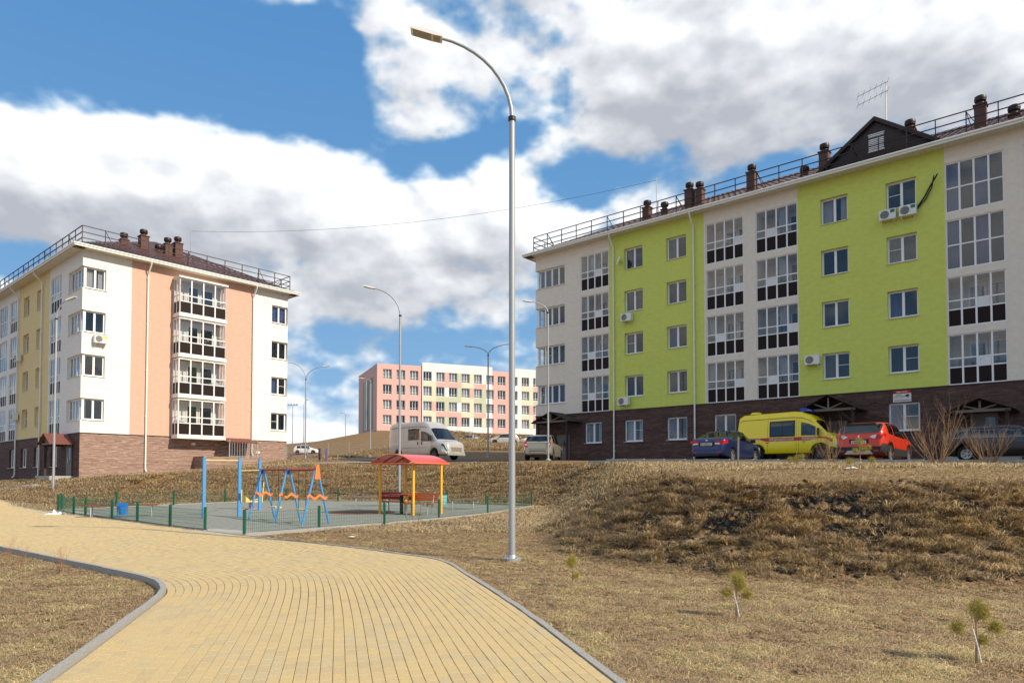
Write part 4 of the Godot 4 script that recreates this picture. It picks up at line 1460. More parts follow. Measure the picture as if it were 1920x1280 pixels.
# ---- the pink school on the hill
func make_school() -> void:
	var a := Vector2(-29.5, 150.0)
	var e := Vector2(7.5, 165.9)
	var d := (e - a).normalized()
	var ang := atan2(d.y, d.x)
	var s := thing("school_building", "long four-storey pink and white building with coloured panels on the hill", "building", W(a.x, 10.4, a.y), ang)
	var xf := Transform3D()
	var pitch := 3.36
	var win := []
	var gap := 3.02
	for k in 16:
		win.append(1.3 + k * gap)
	var len := 50.0
	var holes := []
	for k in 16:
		for r in 4:
			holes.append([win[k], win[k] + 1.95, 1.35 + r * pitch, 3.45 + r * pitch, len])
	var secs := [[0.0, 10.1, M.pink_wall], [10.1, 27.0, M.school_white], [27.0, 32.2, M.pink_wall], [32.2, 45.0, M.school_white], [45.0, len, M.pink_wall]]
	for q in secs:
		var b := MB.new()
		var up := 0.9 if q[2] == M.school_white else 0.0
		wall(b, Transform3D(Basis(), Vector3(0, 0, 0.25 if up > 0 else 0.0)), q[0], q[1], 0.0, 14.7, holes, 0.5)
		part("wall", b, q[2], s)
	# coloured panels between the windows of the white bays
	for q in [[10.1, 27.0, 4], [32.2, 45.0, 11]]:
		var x0: float = q[0]
		var k := 0
		for w in win:
			if w < x0 or w > q[1] - 2.5:
				continue
			for r in 4:
				var pm: Material = [M.school_yellow, M.school_green, M.pink_wall, M.school_green, M.school_yellow][(k + r * 2) % 5]
				var b := MB.new()
				if (k + r) % 4 != 3:
					b.span(Vector3(w + 1.97, 1.3 + r * pitch, 0.25), Vector3(w + gap - 0.02, 3.5 + r * pitch, 0.29))
					part("panel", b, pm, s)
				if r > 0:
					b = MB.new()
					b.span(Vector3(w - 0.02, 3.5 + (r - 1) * pitch, 0.25), Vector3(w + gap - 0.02, 1.3 + r * pitch, 0.29))
					part("panel", b, [M.pink_wall, M.school_green, M.pink_wall][r - 1] if k % 3 else M.school_yellow, s)
			k += 1
	var base := MB.new()
	base.span(Vector3(-0.05, -4.0, -21.0), Vector3(len, 0.0, 0.05))
	part("plinth", base, M.brick_brown, s)
	var b := MB.new()
	b.quad(Vector3(0, 0, -21), Vector3(0, 0, 0), Vector3(0, 14.7, 0), Vector3(0, 14.7, -21))
	b.quad(Vector3(len, 0, 0), Vector3(len, 0, -21), Vector3(len, 14.7, -21), Vector3(len, 14.7, 0))
	b.quad(Vector3(len, 0, -21), Vector3(0, 0, -21), Vector3(0, 14.7, -21), Vector3(len, 14.7, -21))
	b.quad(Vector3(0, 14.6, 0), Vector3(len, 14.6, 0), Vector3(len, 14.6, -21), Vector3(0, 14.6, -21))
	part("side_wall", b, M.pink_wall, s)
	for q in [[0.6, M.school_grey], [2.6, M.school_green], [4.4, M.school_grey], [6.4, M.car_glass], [8.4, M.school_green], [10.0, M.school_grey]]:
		b = MB.new()
		b.span(Vector3(-0.12, 0.6, -5.0 - q[0]), Vector3(0.0, 12.2, -3.6 - q[0]))
		part("upright_panel", b, q[1], s)
	for q in [[10.1, 27.0], [32.2, 45.0]]:
		b = MB.new()
		b.span(Vector3(q[0], 14.65, -0.6), Vector3(q[1], 15.5, 0.27))
		part("parapet", b, M.school_white, s)
	for k in 16:
		for r in 4:
			var z := 0.0
			for q in secs:
				if win[k] > q[0] and win[k] < q[1] and q[2] == M.school_white:
					z = 0.25
			var t := Transform3D(Basis(), Vector3(win[k], 1.35 + r * pitch, z - 0.25))
			var w := put("window", frame_of(1.95, 2.1, [0.34, 0.67], [0.24], M.frame, 0.08, 0.08), s, t)
			put("pane", pane_of(1.8, 1.95, M.glass), w, Transform3D(Basis(), Vector3(0.07, 0.07, -0.04)))
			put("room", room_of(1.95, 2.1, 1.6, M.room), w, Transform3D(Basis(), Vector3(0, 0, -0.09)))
			if rng.randf() < 0.6:
				put("curtain", curtain_of(1.8, 1.9, M.curtain), w, Transform3D(Basis(), Vector3(0.07, 0.1, -0.25)))

# ---- street lamps
func lamp(label: String, x: float, z: float, tall: float, arms: Array, scale := 1.0, up := 0.0) -> void:   # arms: [reach, direction, rise, droop]
	var o := thing("street_lamp", label, "street lamp", G(x, z, up), 0.0, "street lamps")
	var b := MB.new()
	var r := 0.068 * scale
	b.tube([Vector3(0, -0.1, 0), Vector3(0, tall * 0.68, 0), Vector3(0, tall * 0.80, 0)], [r, r * 0.88, r * 0.86], 10)
	part("pole", b, M.galvanised, o)
	b = MB.new()
	b.lathe([Vector2(0.17, -0.02), Vector2(0.17, 0.03), Vector2(0.10, 0.035), Vector2(r + 0.005, 0.1)], Transform3D(), 12)
	for k in 4:
		b.tube([Vector3(0.13 * cos(k * PI / 2 + 0.78), 0.02, 0.13 * sin(k * PI / 2 + 0.78)), Vector3(0.13 * cos(k * PI / 2 + 0.78), 0.07, 0.13 * sin(k * PI / 2 + 0.78))], [0.015, 0.015], 6)
	part("base_flange", b, M.galvanised, o)
	b = MB.new()
	b.lathe([Vector2(r * 0.86, -0.06), Vector2(r * 1.1, -0.05), Vector2(r * 1.1, 0.03), Vector2(r * 0.6, 0.04)], Transform3D(Basis(), Vector3(0, tall * 0.80, 0)), 10)
	part("collar", b, M.black_plastic, o)
	for a in arms:
		var dir := Vector3(cos(a[1]), 0, sin(a[1]))
		var p := []
		var rad := []
		for k in 11:   # a quarter bend that flattens towards the head
			var t := k / 10.0
			var q := t * PI * 0.44
			p.append(Vector3(0, tall * 0.80, 0) + dir * a[0] * (1.0 - cos(q)) / (1.0 - cos(PI * 0.44)) * 1.0 + Vector3.UP * a[2] * sin(q) / sin(PI * 0.44))
			rad.append(lerpf(r * 0.62, r * 0.40, t))
		b = MB.new()
		b.tube(p, rad, 8)
		var arm := part("arm", b, M.galvanised, o)
		var tip: Vector3 = p[10]
		var fw: Vector3 = (p[10] - p[9]).normalized()
		var sd := fw.cross(Vector3.UP).normalized()
		var bs := Basis(fw, sd.cross(fw), sd)
		b = MB.new()
		var s := scale * 0.88
		b.prism(PackedVector2Array([Vector2(0, -0.03 * s), Vector2(0.2 * s, -0.045 * s), Vector2(0.66 * s, -0.045 * s), Vector2(0.70 * s, -0.03 * s), Vector2(0.70 * s, -0.005 * s), Vector2(0.64 * s, 0.018 * s), Vector2(0.4 * s, 0.04 * s), Vector2(0.15 * s, 0.04 * s), Vector2(0, 0.025 * s)]), Transform3D(bs, tip - fw * 0.03) * Transform3D(Basis(), Vector3(0, 0, -0.13 * s)), 0.26 * s)
		var head := part("lamp_head", b, M.lamp_white, arm)
		b = MB.new()
		b.box(Vector3(0.44 * s, -0.048 * s, 0), Vector3(0.40 * s, 0.014 * s, 0.22 * s))
		b.box(Vector3(0.12 * s, -0.046 * s, 0), Vector3(0.14 * s, 0.012 * s, 0.18 * s))
		part("lens", b, M.lamp_lens, arm, Transform3D(bs, tip - fw * 0.03))

func make_lamps() -> void:
	lamp("tall galvanised street lamp standing on the lawn at the bend of the path", 0.0, 13.17, 10.65, [[1.38, PI - 0.1, 1.5]], 1.0)
	lamp("galvanised street lamp standing on the bank behind the red-roofed shelter", -5.88, 36.0, 11.9, [[1.35, PI - 0.1, 1.4]], 1.0)
	lamp("slim street lamp in front of the porch of the green building", 2.05, 39.0, 10.5, [[0.95, PI - 0.1, 0.6]], 0.85)
	lamp("pale street lamp in front of the red tiled porch of the white building", -25.02, 37.6, 11.9, [[0.6, 0.1, 1.0]], 0.95)
	lamp("double-armed street lamp beside the end of the white building", -19.4, 64.6, 9.6, [[1.5, PI, 1.6], [1.6, 0.0, 1.2]], 1.0)
	lamp("dark double-armed street lamp by the grassy bank beyond the van", -1.95, 56.0, 10.4, [[1.35, PI, 0.7], [1.65, 0.0, 0.9]], 1.0)
	lamp("single street lamp in front of the dark side of the pink school", -17.5, 85.0, 10.7, [[0.8, PI, 0.5]], 1.0)
	lamp("single street lamp on the skyline between the white building and the school", -46.0, 190.0, 9.0, [[1.6, PI, 0.7]], 1.6)
	lamp("thin street lamp on the skyline next to the white building", -51.5, 170.0, 11.5, [[0.6, 0.2, 1.2]], 1.2)
	lamp("very thin lamp mast on the skyline close to the pink school", -43.0, 235.0, 14.0, [[2.0, PI, 0.9]], 1.8)
	for q in [[-59.0, 185.0, 10.5], [-44.5, 240.0, 8.0]]:
		var o := thing("floodlight_mast", "thin mast with a cross arm of floodlights beside the white building" if q[0] < -50 else "low mast with two floodlights on the skyline by the pink school", "mast", G(q[0], q[1]), 0.0, "floodlight masts on the skyline")
		var b := MB.new()
		b.tube([Vector3(0, -0.3, 0), Vector3(0, q[2], 0)], [0.13, 0.09], 7)
		part("pole", b, M.galvanised, o)
		b = MB.new()
		b.bar(Vector3(-1.3, q[2], 0), Vector3(1.3, q[2], 0), 0.12, 0.12)
		part("cross_arm", b, M.galvanised, o)
		for s in [-1.1, -0.4, 0.4, 1.1]:
			b = MB.new()
			b.box(Vector3(s, q[2] + 0.25, 0.1), Vector3(0.5, 0.36, 0.2), Basis(Vector3.RIGHT, 0.4))
			part("floodlight", b, M.lamp_white, o)

# ---- the playground
func fence(called: String, label: String, pts: Array, first_post := true) -> void:
	var o := thing(called, label, "fence", Vector3.ZERO, 0.0, "low green mesh fences of the playground")
	var pm := MB.new()
	pm.box(Vector3(0, 0.30, 0), Vector3(0.06, 0.72, 0.06))
	pm.box(Vector3(0, 0.665, 0), Vector3(0.066, 0.012, 0.066))
	var post := pm.mesh(M.fence_green)
	for k in pts.size():
		put("post", post, o, Transform3D(Basis(), G(pts[k][0], pts[k][1])))
	for k in pts.size() - 1:
		var a := G(pts[k][0], pts[k][1])
		var e := G(pts[k + 1][0], pts[k + 1][1])
		var b := MB.new()
		var n := int(a.distance_to(e) / 0.055)
		for j in range(1, n):
			var p := a.lerp(e, j / float(n))
			b.bar(p + Vector3(0, 0.05, 0), p + Vector3(0, 0.60, 0), 0.004, 0.004)
		for y in [0.08, 0.18, 0.28, 0.38, 0.48, 0.58]:
			b.bar(a + Vector3(0, y, 0), e + Vector3(0, y, 0), 0.005, 0.005)
		part("mesh_panel", b, M.fence_green, o)

func bench(label: String, at: Vector3, turn: float, long: float, back: bool, seat: Material) -> void:
	var o := thing("bench", label, "bench", at, turn)
	var b := MB.new()
	for k in 3:
		b.box(Vector3(0, 0.44, -0.13 + k * 0.13), Vector3(long, 0.035, 0.115))
	part("seat", b, seat, o)
	if back:
		b = MB.new()
		for k in 2:
			b.box(Vector3(0, 0.60 + k * 0.15, -0.26 - k * 0.05), Vector3(long, 0.125, 0.03), Basis(Vector3.RIGHT, -0.25))
		part("backrest", b, seat, o)
	for s in [-1.0, 1.0]:
		b = MB.new()
		var x: float = s * (long * 0.5 - 0.18)
		b.tube([Vector3(x, 0, 0.16), Vector3(x, 0.40, 0.13), Vector3(x, 0.42, -0.15), Vector3(x, 0, -0.2)], [0.02, 0.02, 0.02, 0.02], 6)
		if back:
			b.tube([Vector3(x, 0.40, -0.18), Vector3(x, 0.85, -0.35)], [0.02, 0.02], 6)
		part("leg", b, M.galvanised, o)

func make_playground() -> void:
	var b := MB.new()
	var ix := Geometry2D.triangulate_polygon(play_poly)
	b = MB.new()
	for k in range(0, ix.size(), 3):
		var q := []
		for j in 3:
			var p := play_poly[ix[k + j]]
			q.append(W(p.x, low(p.y) + 0.03, p.y))
		if (q[1] - q[0]).cross(q[2] - q[0]).y < 0:
			q.reverse()
		b.tri(q[0], q[1], q[2])
	structure("playground_surface", b, M.rubber_floor, "worn grey-green surface of the playground")
	b = MB.new()
	for k in PLAY.size():
		var p: Array = PLAY[k]
		var q: Array = PLAY[(k + 1) % PLAY.size()]
		if k == 2:
			continue
		b.bar(W(p[0], low(p[1]) + 0.02, p[1]), W(q[0], low(q[1]) + 0.02, q[1]), 0.07, 0.10)
	structure("playground_edging", b, M.kerb, "thin concrete edging round the playground")
	b = MB.new()
	var mp := []
	for k in 24:
		var a := TAU * k / 24.0
		var x := -5.7 + 1.25 * cos(a)
		var z := 26.1 + 0.95 * sin(a)
		mp.append(W(x, low(z) + 0.036, z))
	for k in range(1, 23):
		b.tri(mp[0], mp[k], mp[k + 1])
	structure("red_mat", b, M.red_mat, "dark red rubber mat on the playground surface")
	b = MB.new()
	var e := [[-9.1, 18.9], [-7.1, 17.3], [-6.5, 18.3], [-8.3, 19.4]]
	var q4 := []
	for p in e:
		q4.append(W(p[0], low(p[1]) + 0.036, p[1]))
	b.quad(q4[0], q4[1], q4[2], q4[3])
	structure("entrance_slab", b, M.concrete, "pale concrete slab at the gap in the playground fence")
	b = MB.new()
	q4 = []
	for p in [[-18.6, 26.4], [-15.5, 24.3], [-14.9, 25.0], [-17.9, 27.6]]:
		q4.append(W(p[0], low(p[1]) + 0.036, p[1]))
	b.quad(q4[0], q4[1], q4[2], q4[3])
	structure("side_slab", b, M.concrete, "pale concrete strip where the path meets the playground corner")
	fence("mesh_fence", "low green mesh fence between the path and the playground bench", [[-17.95, 27.3], [-16.0, 25.2], [-15.2, 24.6], [-13.3, 22.95], [-11.8, 21.75], [-9.95, 20.1], [-8.4, 18.9]])
	fence("mesh_fence", "low green mesh fence along the lawn in front of the swings and shelter", [[-6.9, 17.8], [-5.45, 19.5], [-3.9, 21.1], [-2.45, 23.1], [-0.9, 25.5], [0.85, 30.2]])
	fence("mesh_fence", "low green mesh fence at the foot of the bank behind the playground", [[-17.95, 27.5], [-17.2, 30.0], [-15.3, 31.2], [-13.9, 33.4], [-11.3, 34.5], [-8.7, 34.5], [-6.0, 33.8], [-3.1, 32.8], [-1.2, 31.6], [0.85, 30.35]])
	# high bar
	var o := thing("exercise_bar", "tall exercise bar of two bright blue posts with thin yellow rails", "exercise bar")
	var pa := W(-10.32, low(23.1), 23.1)
	var pb := W(-9.45, low(23.9), 23.9)
	var pc := W(-10.1, low(27.6), 27.6)
	for p in [pa, pb, pc]:
		b = MB.new()
		b.box(Vector3(0, 1.02, 0), Vector3(0.095, 2.08, 0.095), Basis(Vector3.UP, 0.75))
		b.box(Vector3(0, 2.065, 0), Vector3(0.125, 0.02, 0.125), Basis(Vector3.UP, 0.75))
		part("post", b, M.blue_paint, o, Transform3D(Basis(), p))
	for q in [[pa, pb, 1.98], [pb, pc, 1.62]]:
		b = MB.new()
		b.tube([q[0] + Vector3(0, q[2], 0), q[1] + Vector3(0, q[2], 0)], [0.02, 0.02], 7)
		part("rail", b, M.pale_yellow, o)
	# swings
	o = thing("swing_set", "blue A-frame swing set with red top beams and wavy orange braces", "swing set")
	var sw := [W(-8.4, low(23.2), 23.2), W(-7.05, low(21.7), 21.7), W(-5.88, low(20.7), 20.7)]
	var along: Vector3 = (sw[2] - sw[0]).normalized()
	var side := along.cross(Vector3.UP).normalized()
	var top := 1.66
	# each A stands across the beam, so its legs spread in the picture
	var spread := Vector3(0.62, 0, -0.78)
	for k in 3:
		for s in [-1.0, 1.0]:
			b = MB.new()
			b.tube([sw[k] + spread * s * 0.50 - Vector3(0, 0.05, 0), sw[k] + spread * s * 0.05 + Vector3(0, top, 0)], [0.034, 0.034], 9)
			part("leg", b, M.blue_paint, o)
		b = MB.new()
		var wave := PackedVector2Array()
		for j in 17:
			wave.append(Vector2(-0.36 + j * 0.045, 0.86 + sin(j * PI / 4.0) * 0.05 - 0.04))
		for j in range(16, -1, -1):
			wave.append(Vector2(-0.36 + j * 0.045, 0.86 + sin(j * PI / 4.0) * 0.05 + 0.04))
		var bs := Basis(spread, Vector3.UP, spread.cross(Vector3.UP))
		b.prism(wave, Transform3D(bs, sw[k] + spread.cross(Vector3.UP) * 0.045), 0.02)
		part("wavy_brace", b, M.orange_paint, o)
		if k == 2:
			b = MB.new()
			b.prism(PackedVector2Array([Vector2(-0.11, 1.40), Vector2(0.11, 1.40), Vector2(0.04, 1.84), Vector2(-0.04, 1.84)]), Transform3D(bs, sw[k] + spread.cross(Vector3.UP) * 0.05), 0.025)
			part("end_plate", b, M.orange_paint, o)
		else:
			b = MB.new()
			b.box(sw[k] + Vector3(0, top - 0.05, 0), Vector3(0.16, 0.16, 0.12), bs)
			part("bracket", b, mat(Color(0.12, 0.30, 0.55), 0.4), o)
	for k in 2:
		b = MB.new()
		b.tube([sw[k] + Vector3(0, top, 0), sw[k + 1] + Vector3(0, top + 0.02, 0)], [0.035, 0.035], 9)
		part("beam", b, M.red_paint, o)
		var mid: Vector3 = sw[k].lerp(sw[k + 1], 0.52)
		b = MB.new()
		for s in [-0.22, 0.22]:
			b.tube([mid + along * s + Vector3(0, top, 0), mid + along * s + Vector3(0, 0.48, 0)], [0.008, 0.008], 5)
		part("chain", b, M.black_plastic, o)
		b = MB.new()
		b.box(mid + Vector3(0, 0.46, 0), Vector3(0.5, 0.04, 0.2), Basis(along, Vector3.UP, along.cross(Vector3.UP)))
		part("swing_seat", b, M.pale_yellow, o)
	# shelter with a barrel roof
	o = thing("shelter", "small shelter with a curved red roof on yellow posts", "shelter")
	var sp := [[-4.86, 25.4], [-4.1, 26.6], [-3.52, 24.6], [-2.62, 25.5]]
	for p in sp:
		b = MB.new()
		b.box(Vector3(0, 0.93, 0), Vector3(0.075, 1.9, 0.075), Basis(Vector3.UP, 0.7))
		part("post", b, M.yellow_paint, o, Transform3D(Basis(), W(p[0], low(p[1]), p[1])))
	var c0 := Vector3(-3.78, low(25.5), -25.5)
	var ax := Vector3(-3.52 + 4.86, 0, -24.6 + 25.4).normalized()   # across the barrel
	ax = Vector3(sp[2][0] - sp[0][0], 0, -(sp[2][1] - sp[0][1])).normalized()
	var ay := Vector3(sp[1][0] - sp[0][0], 0, -(sp[1][1] - sp[0][1])).normalized()
	b = MB.new()
	var seg := 12
	var hw := 1.0
	var hl := 1.05
	# the arched end faces the front left, the ridge runs away to the right
	var span_v := ax
	var ridge_v := ay
	for k in seg:
		var t0 := lerpf(-1.0, 1.0, k / float(seg))
		var t1 := lerpf(-1.0, 1.0, (k + 1) / float(seg))
		var y0 := 1.88 + 0.34 * (1.0 - t0 * t0)
		var y1 := 1.88 + 0.34 * (1.0 - t1 * t1)
		var A := c0 + span_v * t0 * hl - ridge_v * hw + Vector3(0, y0, 0)
		var B := c0 + span_v * t1 * hl - ridge_v * hw + Vector3(0, y1, 0)
		var C := c0 + span_v * t1 * hl + ridge_v * hw + Vector3(0, y1, 0)
		var D := c0 + span_v * t0 * hl + ridge_v * hw + Vector3(0, y0, 0)
		b.quad(A, D, C, B)
		var dn := Vector3(0, -0.012, 0)
		b.quad(A + dn, B + dn, C + dn, D + dn)
	part("roof_sheet", b, M.red_sheet, o)
	for s in 4:
		b = MB.new()
		var p := []
		var rad := []
		for k in 13:
			var t := lerpf(-1.0, 1.0, k / 12.0)
			p.append(c0 + span_v * t * hl + ridge_v * hw * (s / 1.5 - 1.0) + Vector3(0, 1.86 + 0.34 * (1.0 - t * t), 0))
			rad.append(0.018)
		b.tube(p, rad, 6)
		if s == 0 or s == 3:
			b.tube([p[0], p[12]], [0.025, 0.025], 6)
		part("roof_rib", b, M.orange_paint if s % 3 == 0 else M.red_paint, o)
	b = MB.new()
	for t in [-1.0, 1.0]:
		b.tube([c0 + span_v * t * hl - ridge_v * hw + Vector3(0, 1.87, 0), c0 + span_v * t * hl + ridge_v * hw + Vector3(0, 1.87, 0)], [0.025, 0.025], 6)
	part("eave_rail", b, M.orange_paint, o)
	# table and benches under it
	var tt := atan2(-ax.z, ax.x)
	o = thing("picnic_table", "dark red table on a black post under the red-roofed shelter", "table", W(-4.05, low(25.3), 25.3), tt)
	b = MB.new()
	b.box(Vector3(0, 0.74, 0), Vector3(1.05, 0.05, 0.6))
	part("table_top", b, M.red_paint, o)
	b = MB.new()
	b.box(Vector3(0, 0.36, 0), Vector3(0.09, 0.72, 0.09))
	b.box(Vector3(0, 0.03, 0), Vector3(0.5, 0.04, 0.3))
	part("leg", b, M.black_plastic, o)
	bench("orange-brown bench with a backrest and metal legs under the shelter", W(-3.35, low(24.9), 24.9), tt + 0.1, 1.25, true, mat(Color(0.62, 0.33, 0.16), 0.6))
	bench("dark red bench with a backrest behind the table under the shelter", W(-4.45, low(26.2), 26.2), tt + PI, 1.2, true, M.red_paint)
	bench("thin grey backless bench near the fence at the foot of the bank", W(-2.0, low(28.2), 28.2), 0.05, 1.2, false, M.grey_wood)
	bench("pale bench without a back behind the red mat", W(-6.2, low(30.5), 30.5), 0.15, 1.7, false, M.grey_wood)
	bench("long brown bench without a back beside the blue litter bin", W(-13.5, low(23.9), 23.9), 0.4, 2.2, false, M.rust_wood)
	for q in [[-13.3, 23.55, "bright blue litter bin on the playground beside the brown bench", mat(Color(0.10, 0.45, 0.80), 0.4)], [-2.95, 29.5, "pale turquoise litter bin beside the shelter", mat(Color(0.45, 0.72, 0.74), 0.5)]]:
		o = thing("litter_bin", q[2], "litter bin", W(q[0], low(q[1]), q[1]), 0.3)
		o.scale = Vector3.ONE * 0.8
		b = MB.new()
		b.lathe([Vector2(0.13, 0.16), Vector2(0.17, 0.52), Vector2(0.16, 0.52), Vector2(0.12, 0.2), Vector2(0.0, 0.2)], Transform3D(), 14)
		part("bucket", b, q[3], o)
		b = MB.new()
		b.box(Vector3(0, 0.60, 0), Vector3(0.42, 0.14, 0.05))
		for s in [-0.19, 0.19]:
			b.bar(Vector3(s, 0, 0), Vector3(s, 0.56, 0), 0.035, 0.035)
		part("stand", b, q[3], o)
	o = thing("spring_rider", "small yellow and purple spring rider behind the blue bar", "spring rider", W(-10.7, low(28.3), 28.3), 0.4)
	b = MB.new()
	var coil := []
	var cr := []
	for k in 33:
		coil.append(Vector3(0.09 * cos(k * 0.8), 0.03 + k * 0.009, 0.09 * sin(k * 0.8)))
		cr.append(0.014)
	b.tube(coil, cr, 5)
	part("spring", b, mat(Color(0.40, 0.16, 0.22), 0.5), o)
	b = MB.new()
	b.prism(PackedVector2Array([Vector2(-0.38, 0.32), Vector2(0.30, 0.30), Vector2(0.40, 0.46), Vector2(0.16, 0.44), Vector2(-0.05, 0.40), Vector2(-0.28, 0.62), Vector2(-0.34, 0.86), Vector2(-0.46, 0.80)]), Transform3D(Basis(), Vector3(0, 0, -0.12)), 0.04)
	b.prism(PackedVector2Array([Vector2(-0.38, 0.32), Vector2(0.30, 0.30), Vector2(0.40, 0.46), Vector2(0.16, 0.44), Vector2(-0.05, 0.40), Vector2(-0.28, 0.62), Vector2(-0.34, 0.86), Vector2(-0.46, 0.80)]), Transform3D(Basis(), Vector3(0, 0, 0.08)), 0.04)
	part("side_panel", b, M.pale_yellow, o)
	b = MB.new()
	b.box(Vector3(0.1, 0.40, 0), Vector3(0.34, 0.04, 0.24))
	b.box(Vector3(-0.25, 0.55, 0), Vector3(0.05, 0.3, 0.2), Basis(Vector3(0, 0, 1), 0.4))
	part("seat", b, mat(Color(0.30, 0.14, 0.22), 0.5), o)
	b = MB.new()
	b.tube([Vector3(0.42, 0.3, 0), Vector3(0.48, 1.12, 0)], [0.025, 0.025], 7)
	b.tube([Vector3(0.48, 0.95, -0.2), Vector3(0.48, 0.95, 0.2)], [0.02, 0.02], 7)
	part("handle_post", b, M.pale_yellow, o)
	b = MB.new()
	b.box(Vector3(0, 0.03, 0), Vector3(0.9, 0.05, 0.5))
	part("base_plate", b, mat(Color(0.62, 0.52, 0.62), 0.8), o)

# ---- vehicles: x forward from the rear bumper, y up, z to the right; a loft of cross-sections with real wheel arches
func at(p: Array, x: float) -> float:   # value of a polyline of [x, y]
	if x <= p[0][0]:
		return p[0][1]
	for k in p.size() - 1:
		if x <= p[k + 1][0]:
			var t: float = (x - p[k][0]) / maxf(p[k + 1][0] - p[k][0], 1e-5)
			return lerpf(p[k][1], p[k + 1][1], t)
	return p[-1][1]

func ring(c: Dictionary, x: float) -> PackedVector3Array:   # half cross-section, bottom middle to top middle
	var w := at(c.half, x)
	var top := at(c.top, x)
	var belt := minf(at(c.belt, x), top - 0.03)
	var lo := at(c.sill, x)
	for ax in c.axles:
		var r: float = c.arch
		var d: float = x - ax
		if absf(d) < r:
			lo = maxf(lo, c.wheel + sqrt(r * r - d * d) * 0.97)
	lo = minf(lo, belt - 0.05)
	var rw := minf(at(c.roof, x), w * 0.97)
	var out := PackedVector3Array()
	for q in [[lo, 0.0], [lo, w * 0.90], [lo + minf(0.05, (belt - lo) * 0.2), w * 0.975], [lerpf(lo, belt, 0.35), w], [lerpf(lo, belt, 0.72), w * c.get("mid", 1.0)], [belt - 0.02, w * 0.975], [belt + 0.015, w * 0.95], [lerpf(belt, top, 0.5), lerpf(w * 0.95, rw, 0.5) + (top - belt) * 0.03], [lerpf(belt, top, 0.88), rw], [lerpf(belt, top, 0.965), rw * 0.9], [lerpf(belt, top, 0.995), rw * 0.55], [top, 0.0]]:
		out.append(Vector3(x, q[0], q[1]))
	return out

func car_body(c: Dictionary, o: Node3D, paint: Material) -> void:
	var xs := []
	var L: float = c.long
	var k := 0.0
	while k < L:
		xs.append(k)
		k += 0.11
	xs.append(L)
	for p in c.top + c.half:
		xs.append(clampf(p[0], 0, L))
	for g in c.glass:
		xs.append(g[0])
		xs.append(g[1])
	for ax in c.axles:
		for j in 13:
			xs.append(clampf(ax + c.arch * sin((j - 6) / 6.0 * PI * 0.5), 0, L))
	xs.sort()
	var uniq := [xs[0]]
	for x in xs:
		if x - uniq[-1] > 0.012:
			uniq.append(x)
	xs = uniq
	# both sides: index -11..11
	var P := []
	for x in xs:
		var h := ring(c, x)
		var full := PackedVector3Array()
		for j in h.size():
			full.append(Vector3(h[j].x, h[j].y, -h[j].z))
		for j in range(h.size() - 2, -1, -1):
			full.append(h[j])
		P.append(full)   # left bottom middle ... top ... right bottom middle
	var m: int = P[0].size()
	var N := []
	for i in xs.size():
		var row := PackedVector3Array()
		for j in m:
			var dx: Vector3 = P[mini(i + 1, xs.size() - 1)][j] - P[maxi(i - 1, 0)][j]
			var dj: Vector3 = P[i][mini(j + 1, m - 1)] - P[i][maxi(j - 1, 0)]
			row.append(dj.cross(dx).normalized() * -1.0 if dj.cross(dx).length() > 1e-9 else Vector3.UP)
		N.append(row)
	var parts := {"body": MB.new()}
	for i in xs.size() - 1:
		var xm: float = (xs[i] + xs[i + 1]) * 0.5
		for j in m - 1:
			var s: int = mini(j, m - 2 - j)   # strip number from the bottom, same on both sides
			var where := "body"
			for g in c.glass:   # [x0, x1, first strip, last strip, name]
				if xm > g[0] and xm < g[1] and s >= g[2] and s <= g[3]:
					where = g[4] + (" l" if j < m / 2 and g[3] < 8 else "")
			if not parts.has(where):
				parts[where] = MB.new()
			var a: Vector3 = P[i][j]
			var b: Vector3 = P[i + 1][j]
			var d: Vector3 = P[i + 1][j + 1]
			var e: Vector3 = P[i][j + 1]
			if (b - a).cross(e - a).dot(N[i][j]) > 0:
				parts[where].quadn(a, b, d, e, N[i][j], N[i + 1][j], N[i + 1][j + 1], N[i][j + 1])
			else:
				parts[where].quadn(a, e, d, b, N[i][j], N[i][j + 1], N[i + 1][j + 1], N[i + 1][j])
	for end in [0, xs.size() - 1]:   # close the ends
		var q: PackedVector3Array = P[end]
		var cen := Vector3(q[0].x, (q[0].y + q[m / 2].y) * 0.5, 0)
		for j in m - 1:
			if end == 0:
				parts["body"].tri(cen, q[j], q[j + 1])
			else:
				parts["body"].tri(cen, q[j + 1], q[j])
	for name in parts:
		var f: String = name
		part(f.replace(" l", ""), parts[name], paint if f == "body" else M.car_glass, o)

func skin(c: Dictionary, x0: float, x1: float, j0: float, j1: float, side: float, lift := 0.008, nx := 8, nj := 4) -> MB:   # a patch lying on the body
	var b := MB.new()
	var g := []
	for i in nx + 1:
		var h := ring(c, lerpf(x0, x1, i / float(nx)))
		var row := []
		for j in nj + 1:
			var f := lerpf(j0, j1, j / float(nj))
			var k := mini(int(f), h.size() - 2)
			var p: Vector3 = h[k].lerp(h[k + 1], f - k)
			p.z = (p.z + lift) * side
			row.append(p + Vector3(0, 0, 0))
		g.append(row)
	for i in nx:
		for j in nj:
			var a: Vector3 = g[i][j]
			var d: Vector3 = g[i + 1][j]
			var e: Vector3 = g[i + 1][j + 1]
			var f: Vector3 = g[i][j + 1]
			if side > 0:
				b.quad(a, d, e, f)
			else:
				b.quad(a, f, e, d)
	return b

